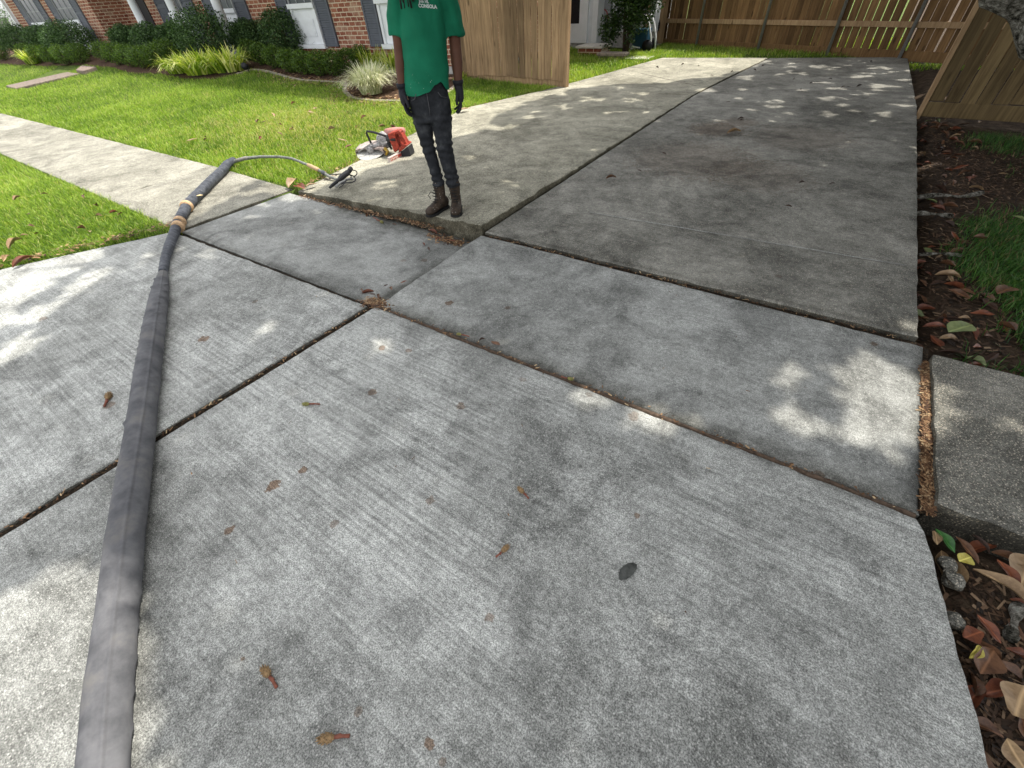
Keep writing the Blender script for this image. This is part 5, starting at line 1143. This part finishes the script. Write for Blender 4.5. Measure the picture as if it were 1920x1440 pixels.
cone(1068, 709, 1052, 706, 'small green pod in the joint of the crossing slab middle', True, -.005, .010)
cone(715, 416, 700, 408, 'pale round pod on the sunken slab below the boots', True, -.06, .016)
def leafmesh(name, L, Wd, curl, twist, mat, seed):
    r = random.Random(seed); V = []; F = []; n = 12; m_ = 6
    for i in range(n+1):
        t = i/n; w = Wd*.5*math.sin(math.pi*t)**.85*(1.12-.24*t)+.0006; x = (t-.5)*L; zc = curl*L*(math.cos((t-.5)*2.6)-.4)
        for k in range(m_+1):
            s = (k/m_-.5)*2; V.append((x, w*s+.004*math.sin(t*9+seed), zc+abs(s)**1.5*w*twist+.0035*noise.noise(Vector((t*4+seed, s*2, 0)))+(-.0012 if k == m_//2 else 0)))
    F = [(i*(m_+1)+k, i*(m_+1)+k+1, (i+1)*(m_+1)+k+1, (i+1)*(m_+1)+k) for i in range(n) for k in range(m_)]
    me = bpy.data.meshes.new(name); me.from_pydata(V, [], F); me.update(); me.shade_smooth(); me.materials.append(mat); return me
def leafmat(name, a, b_, rough=.5):
    m = Mat(name, rough, .35); s = m.n('ShaderNodeSeparateXYZ'); m.l(m.co, s.inputs[0]); c = m.ramp(m.noise(28, 5, .7), [(.35, a), (.65, b_)])
    rib = m.ramp(m.math('ABSOLUTE', s.outputs[1]), [(0, 1), (.0018, 0)]); c = m.mix(rib, c, tuple(min(1, x*1.6) for x in b_)); m.color(c); m.bump(m.noise(90, 3), .3, .002); return m.m
LM = {'brown': leafmat('leaf_brown', (0.055, 0.024, 0.012), (0.14, 0.068, 0.034)), 'russet': leafmat('leaf_russet', (0.075, 0.020, 0.010), (0.17, 0.055, 0.024)), 'tan': leafmat('leaf_tan', (0.15, 0.092, 0.046), (0.30, 0.205, 0.110)),
      'dark': leafmat('leaf_dark', (0.020, 0.011, 0.007), (0.055, 0.028, 0.018)), 'green': leafmat('leaf_green', (0.02, 0.075, 0.02), (0.05, 0.14, 0.035), .35), 'yellow': leafmat('leaf_yellow', (0.34, 0.27, 0.04), (0.50, 0.45, 0.12)), 'olive': leafmat('leaf_olive', (0.10, 0.13, 0.05), (0.19, 0.22, 0.09))}
LEAF = {k: [leafmesh('leaf', .14, .052, c, t, m_, i) for i, (c, t) in enumerate(((.05, .5), (.12, .9), (-.04, .3), (.02, 1.4)))] for k, m_ in LM.items()}
def leaf(x, y, z, kind, label, yaw=None, sc=1.0, group=None, tilt=.25, v=None, name='fallen_leaf', wsc=1.0, hsc=1.0):
    me = LEAF[kind][random.randrange(4) if v is None else v]; o = bpy.data.objects.new(name, me); COL.objects.link(o)
    o.location = (x, y, z); o.rotation_euler = (random.uniform(-tilt, tilt), random.uniform(-tilt, tilt), random.uniform(0, 6.28) if yaw is None else yaw); o.scale = (sc, sc*wsc, sc*hsc); tag(o, label, 'leaf', group); return o
def leafpx(px_, py_, z, kind, label, deg, Lpx, wsc=1.0, v=0, tilt=.1, dz=.008, **kw):
    x, y = G(px_, py_, z); a = math.radians(deg); x2, y2 = G(px_+math.cos(a)*Lpx, py_-math.sin(a)*Lpx, z); L = math.dist((x, y), (x2, y2))
    return leaf(x, y, z+dz, kind, label, math.atan2(y2-y, x2-x), L/.14, tilt=tilt, v=v, wsc=wsc, **kw)
GZR = -.075
# leaves one can point at
leafpx(1762, 1020, GZR, 'green', 'single glossy green leaf under the right sidewalk slab', 125, 55, 1.0, 0, dz=.03)
leafpx(1797, 1056, GZR, 'yellow', 'small round pale yellow leaf among the brown ones below the sidewalk slab', 20, 26, 2.0, 0, dz=.035)
leafpx(1745, 1015, GZR, 'tan', 'small tan leaf stuck at the driveway corner', 100, 26, 1.3, 0, dz=.03)
leafpx(1860, 1110, GZR, 'tan', 'long curled tan leaf lying diagonally below the sidewalk slab', 145, 120, .8, 1, dz=.045)
leafpx(1868, 1088, GZR, 'russet', 'smooth reddish leaf crossing above the long tan leaf', 125, 66, 1.0, 0, dz=.055)
leafpx(1905, 1085, GZR, 'tan', 'broad tan leaf cut by the right edge below the sidewalk', 60, 70, 1.5, 2, dz=.05)
leafpx(1885, 1058, GZR, 'brown', 'big brown leaf tucked under the sidewalk slab at right', -20, 90, 1.0, 0, dz=.035)
leafpx(1802, 1038, GZR, 'brown', 'brown leaf beside the green one under the slab', -50, 70, .9, 0, dz=.03)
leafpx(1822, 1030, GZR, 'dark', 'dark rolled leaf under the slab edge', -45, 50, .6, 1, dz=.045)
leafpx(1812, 1195, GZR, 'russet', 'bright rust red leaf against the driveway edge', 20, 34, 1.8, 2, dz=.03)
leafpx(1816, 1228, GZR, 'yellow', 'narrow yellow leaf at the driveway edge below the red one', 50, 30, 1.0, 1, dz=.03)
leafpx(1838, 1245, GZR, 'brown', 'grey brown leaf below the yellow one', 60, 50, 1.6, 0, dz=.03)
leafpx(1888, 1320, GZR, 'tan', 'oval spotted tan leaf in the grass at the bottom right', 70, 60, 2.0, 2, dz=.05)
leafpx(1882, 1425, GZR, 'tan', 'largest tan leaf at the bottom right corner', 120, 85, 2.0, 2, dz=.05)
leafpx(1770, 528, GZR, 'tan', 'narrow ochre leaf in the side grass', -3, 52, .8, 1, dz=.04)
leafpx(1742, 627, GZR, 'russet', 'rolled brown leaf at the corner of the right lane', -4, 44, .9, 1, dz=.05)
leafpx(1788, 632, GZR, 'olive', 'big grey green leaf beside the right lane corner', 15, 46, 1.6, 0, dz=.06)
leafpx(1802, 560, GZR, 'brown', 'pinkish brown leaf in the side grass', -20, 34, 1.5, 0, dz=.05)
leafpx(1874, 558, GZR, 'brown', 'brown leaf at the right of the side grass', 25, 36, 1.2, 0, dz=.05)
leafpx(1376, 249, .02, 'tan', 'single curled orange leaf on the dark right lane', 5, 26, .9, 1)
leafpx(1146, 335, .02, 'brown', 'small brown leaf left of centre on the right lane', 10, 20, .9, 1)
leafpx(955, 1, .02, 'brown', 'leaf', 5, 20) if False else None
leafpx(360, 263, .05, 'tan', 'pale yellow leaf on the front lawn above the hose', 10, 22, 1.2, 2)
leafpx(870, 205, .06, 'tan', 'orange leaf on the grass beside the right glove', 10, 24, 1.2, 2)
leafpx(628, 402, .0, 'dark', 'dark twiggy leaf at the left end of the raised slab', 15, 16, .7, 1) if False else None
leafpx(45, 492, .02, 'russet', 'long rust leaf at the edge of the green verge', 25, 44, .7, 1)
leafpx(30, 458, .05, 'tan', 'tan rolled leaf standing in the verge grass', 35, 30, .6, 1)
leafpx(585, 348, .03, 'tan', 'cream leaf in the corner where the lawn meets the raised slab', 15, 22, 1.2, 0)
leafpx(563, 352, .02, 'russet', 'rust leaf in the corner beside the sidewalk end', -30, 18, 1.2, 0)
leafpx(550, 345, .03, 'tan', 'orange leaf at the sidewalk corner', 40, 20, 1.2, 1)
leafpx(690, 552, -.05, 'russet', 'rust brown leaf at the meeting point of the four slabs', 10, 30, .8, 1)
leafpx(812, 437, -.08, 'russet', 'rust leaf under the raised slab edge', -15, 18, .8, 1)
leafpx(693, 402, -.06, 'tan', 'pale dry leaf under the raised slab beside the pod', -5, 22, .8, 1)
lf = Mat('leaf_print', .9, .1); lf.color(lf.ramp(lf.noise(60, 4), [(.3, (0.035, 0.037, 0.035)), (.7, (0.085, 0.088, 0.082))])); 
ol = [G(px_, py_, 0) for px_, py_ in ((1161, 1088), (1160, 1078), (1162, 1069), (1169, 1062), (1178, 1057), (1187, 1056), (1194, 1060), (1193, 1068), (1188, 1076), (1181, 1083), (1172, 1088))]
cxl, cyl = sum(p[0] for p in ol)/11, sum(p[1] for p in ol)/11
V = [(x, y, .0065) for x, y in ol]+[(x, y, .003) for x, y in ol]+[(cxl, cyl, .0085)]; F = [(i, (i+1) % 11, 22) for i in range(11)]+[(i, 11+i, 11+(i+1) % 11, (i+1) % 11) for i in range(11)]
tag(mesh('flat_leaf', V, F, lf.m), 'flat dark grey leaf pressed onto the big slab right of centre', 'leaf')
# many alike leaves of the litter, each its own object
kinds = ['brown']*5+['dark']*4+['russet']*4+['tan']*2+['olive']
def free(x, y): return not on_slab(np.array([x]), np.array([y]))[0]
c_ = 0
while c_ < 85:       # pocket below the right sidewalk slab and along the driveway edge
    y = random.uniform(-.2, 1.5); e = .90+(.70-y)*.17; x = e+.0+abs(random.gauss(.03, .13)) if y < 1.05 else random.uniform(.80, 1.45)
    if not free(x-.02, y): continue
    leaf(x, y, ground_z(x, y)+random.uniform(.012, .035), random.choice(kinds), 'brown fallen magnolia leaf in the litter between the driveway edge and the grass corner', sc=random.uniform(.45, .85), group='leaf litter below the right sidewalk slab', tilt=.4); c_ += 1
c_ = 0
while c_ < 130:
    y = 2.55+6.0*random.random()**1.3; x = .79+abs(random.gauss(0, .22))+.25*(random.random() < .3)*random.random()
    leaf(x, y, ground_z(x, y)+random.uniform(.01, .04), random.choice(kinds), 'dead magnolia leaf in the litter along the right lane', sc=random.uniform(.45, .9), group='leaf litter along the right lane', tilt=.4); c_ += 1
for k in range(40):
    y = random.uniform(2.7, 7.4); x = random.uniform(1.1, 2.6); leaf(x, y, ground_z(x, y)+.05, random.choice(kinds), 'dead leaf lying in the shaded side grass', sc=random.uniform(.5, .95), group='leaves in the side grass', tilt=.4)
for k in range(38):
    x, y = rng.uniform(-9, -5.3), rng.uniform(2.9, 7.2)
    if not free(x, y): continue
    leaf(x, y, rise(x, y)+.05, random.choice(['tan', 'tan', 'brown', 'russet']), 'dry leaf scattered on the sunny front lawn', sc=random.uniform(.5, 1.0), group='leaves on the front lawn', tilt=.5)
for k in range(16):
    x, y = rng.uniform(-7.6, -5.3), rng.uniform(.2, 1.3); leaf(x, y, .045, random.choice(['tan', 'brown', 'russet']), 'dry leaf in the green verge by the sidewalk', sc=random.uniform(.4, .8), group='leaves in the verge', tilt=.5)
for (px_, py_) in [(1245, 290), (1478, 390), (1198, 323), (1558, 348), (1502, 345), (1335, 143), (1372, 136), (1280, 122), (1430, 125), (1488, 150), (1520, 158), (1500, 170), (1580, 165), (1610, 163), (1390, 228), (1388, 225), (1365, 193), (1232, 128), (1310, 124), (1556, 150), (1632, 117), (1415, 133), (1590, 165)]:
    x, y = G(px_, py_, .02); leaf(x, y, .034, 'dark', 'small dark leaf scrap on the driveway lanes', sc=random.uniform(.35, .6), group='leaf scraps on the driveway', tilt=.4)
for (px_, py_) in [(835, 462), (848, 455), (822, 452), (805, 470), (795, 462), (740, 425), (690, 408), (655, 398), (735, 545), (758, 533), (725, 540), (700, 556), (712, 560), (680, 548), (905, 645), (930, 652)]:
    z_ = -.07 if py_ < 500 else -.03; x, y = G(px_, py_, z_); leaf(x, y, z_+.02 if py_ < 600 else .004, random.choice(['dark', 'brown', 'russet']), 'small curled leaf scrap caught along the sunken slab joints', sc=random.uniform(.25, .5), group='leaf scraps along the sunken slab', tilt=.3)
# fine debris (needles, bark crumbs) packed in joints and corners
def debris(name, pts, n, spread, label, zf, mats, L=(.01, .035), w=.0016):
    Q = []; T = []
    for k in range(n):
        i = random.randrange(len(pts)-1) if len(pts) > 1 else 0; t = random.random()
        a_, b_ = pts[i], pts[min(i+1, len(pts)-1)]; x = a_[0]*(1-t)+b_[0]*t+random.gauss(0, spread); y = a_[1]*(1-t)+b_[1]*t+random.gauss(0, spread); z = zf(x, y)+random.uniform(.002, .012)
        a = random.random()*6.28; l = random.uniform(*L)*.5; dx, dy, dz = math.cos(a)*l, math.sin(a)*l, random.uniform(-.3, .3)*l; ww_ = w*random.uniform(.6, 2.0)
        Q += [(x-dx+dy/l*ww_, y-dy-dx/l*ww_, z-dz), (x-dx-dy/l*ww_, y-dy+dx/l*ww_, z-dz), (x+dx-dy/l*ww_, y+dy+dx/l*ww_, z+dz+.001), (x+dx+dy/l*ww_, y+dy-dx/l*ww_, z+dz+.001)]; T.append(random.random())
    o = npmesh(name, np.array(Q), 4, mats, tint=T); tag(o, label, 'debris', kind='stuff'); return o
M_deb = tinted('debris', [(0, (0.03, 0.015, 0.008)), (.5, (0.13, 0.065, 0.03)), (.85, (0.30, 0.18, 0.09)), (1, (0.45, 0.34, 0.2))], .8)
M_debd = tinted('debris_dark', [(0, (0.012, 0.008, 0.005)), (.6, (0.05, 0.028, 0.015)), (.9, (0.12, 0.07, 0.04)), (1, (0.26, 0.18, 0.11))], .8)
debris('joint_debris', [(.782, 1.47), (.786, 2.45)], 2600, .009, 'brown needles packed in the joint beside the right sidewalk', lambda x, y: -.008, M_deb)
debris('corner_debris', [G(690, 560), G(720, 572)], 520, .030, 'brown crumbs where the four slabs meet', lambda x, y: -.022 if y > 1.39 else .0, M_deb, (.008, .03), .003)
debris('corner_debris', [G(800, 440, -.07), G(862, 458, -.09)], 420, .030, 'dead leaf crumbs in the corner under the raised slab', lambda x, y: -.085, M_deb, (.01, .04), .004)
debris('joint_debris', [(-4.6, 2.50), (-3.4, 2.56), (-2.6, 2.60)], 700, .02, 'dry litter along the foot of the raised slab', lambda x, y: -.03-.02*max(0, (x+4.6)/2.4), M_deb, (.01, .035), .003)
debris('joint_debris', [(-2.15, 1.40), (.7, 1.44)], 170, .010, 'crumbs along the wood strip joint', lambda x, y: -.006, M_deb, (.006, .02), .002)
debris('joint_debris', [(-2.1, 2.62), (.72, 2.63)], 200, .010, 'crumbs in the joint of the right lane', lambda x, y: -.012, M_deb, (.006, .025), .002)
debris('joint_debris', [(-2.30, -2.5), (-2.26, -.5), (-2.18, 1.38)], 260, .008, 'crumbs in the long joint toward the viewer', lambda x, y: -.010, M_deb, (.006, .025), .002)
debris('slab_scraps', [(-1.8, -.6), (.5, 3.2), (-1.0, 8.5), (-4, 2.0), (-3.2, .2)], 160, .8, 'tiny dry scraps scattered on the concrete', lambda x, y: .004 if on_slab(np.array([x]), np.array([y]))[0] else -.09, M_deb, (.004, .02), .0012)
rp = [(x, y) for y in np.linspace(-.4, 1.2, 9) for x in (.93+(.70-y)*.17, 1.25)]
debris('ground_litter', rp, 7200, .09, 'brown needle and leaf litter at the bottom right', lambda x, y: ground_z(x, y) if x > .9+(.7-y)*.13 else -.09, M_debd, (.012, .06), .0028)
debris('ground_litter', [(.95, 2.6), (1.0, 4.2), (1.1, 5.8), (1.1, 7.6), (1.5, 6.6), (1.5, 5.4)], 9000, .22, 'dark leaf litter on the bare soil right of the driveway', lambda x, y: ground_z(x, y), M_debd, (.015, .06), .004)
debris('bed_litter', [p[:2] for p in bed_front[2:12]], 1800, .22, 'dry leaves on the mulch of the flower bed', lambda x, y: rise(x, y)+.01, M_deb, (.03, .09), .012)
debris('lawn_edge_litter', [(-4.75, 2.75), (-4.95, 3.87), (-5.47, 6.42), (-5.0, 8.3)], 420, .07, 'brown dry leaves along the lawn edge of the driveway', lambda x, y: .01, M_deb, (.015, .05), .006)
debris('lawn_edge_litter', [(-4.95, 1.40), (-5.45, .30), (-6.0, -.8)], 260, .05, 'brown dry leaves along the verge edge', lambda x, y: .02, M_deb, (.02, .06), .006)
# broken concrete lumps in the pocket and surface roots of the magnolia
for i, (px_, py_, r, lab) in enumerate([(1775, 1062, .030, 'grey broken concrete lump at the driveway corner'), (1783, 1090, .034, 'larger grey concrete lump just below the first'), (1785, 1165, .028, 'grey concrete lump at the driveway edge above the red leaf')]):
    x, y = G(px_, py_, GZR); mb = MB(); mb.ball((0, 0, 0), (r, r*.9, r*.8), 16, 10); o = mb.build('concrete_lump', M_swr, None, False); o.location = (x, y, GZR+.01)
    for v in o.data.vertices: v.co *= 1+.35*noise.noise(v.co*45+Vector((i*3, 0, 0)))
    tag(o, lab, 'concrete lump')
for i, (P_, r, lab) in enumerate([([(1905, 1135), (1898, 1165), (1888, 1200)], .020, 'short grey root at the bottom right edge'), ([(1718, 372), (1760, 368), (1800, 372), (1840, 364)], .022, 'thin grey surface root beside the right lane'), ([(1716, 402), (1750, 404), (1785, 408)], .020, 'second surface root nearer the viewer'), ([(1722, 480), (1765, 478), (1800, 482)], .014, 'thin root above the ochre leaf')]):
    pts_ = [(*G(a, b_, GZR), GZR+.012) for a, b_ in P_]; pts_ = [pts_[0][:2]+(GZR-.02,)]+pts_+[pts_[-1][:2]+(GZR-.03,)] if False else pts_
    mb = MB(); mb.tube([tuple(q) for q in resample([np.array(p) for p in pts_], 10)], [r*(.7+.3*math.sin(k)) for k in range(10)], 10); tag(mb.build('tree_root', M_bark.m, None, True), lab, 'root')
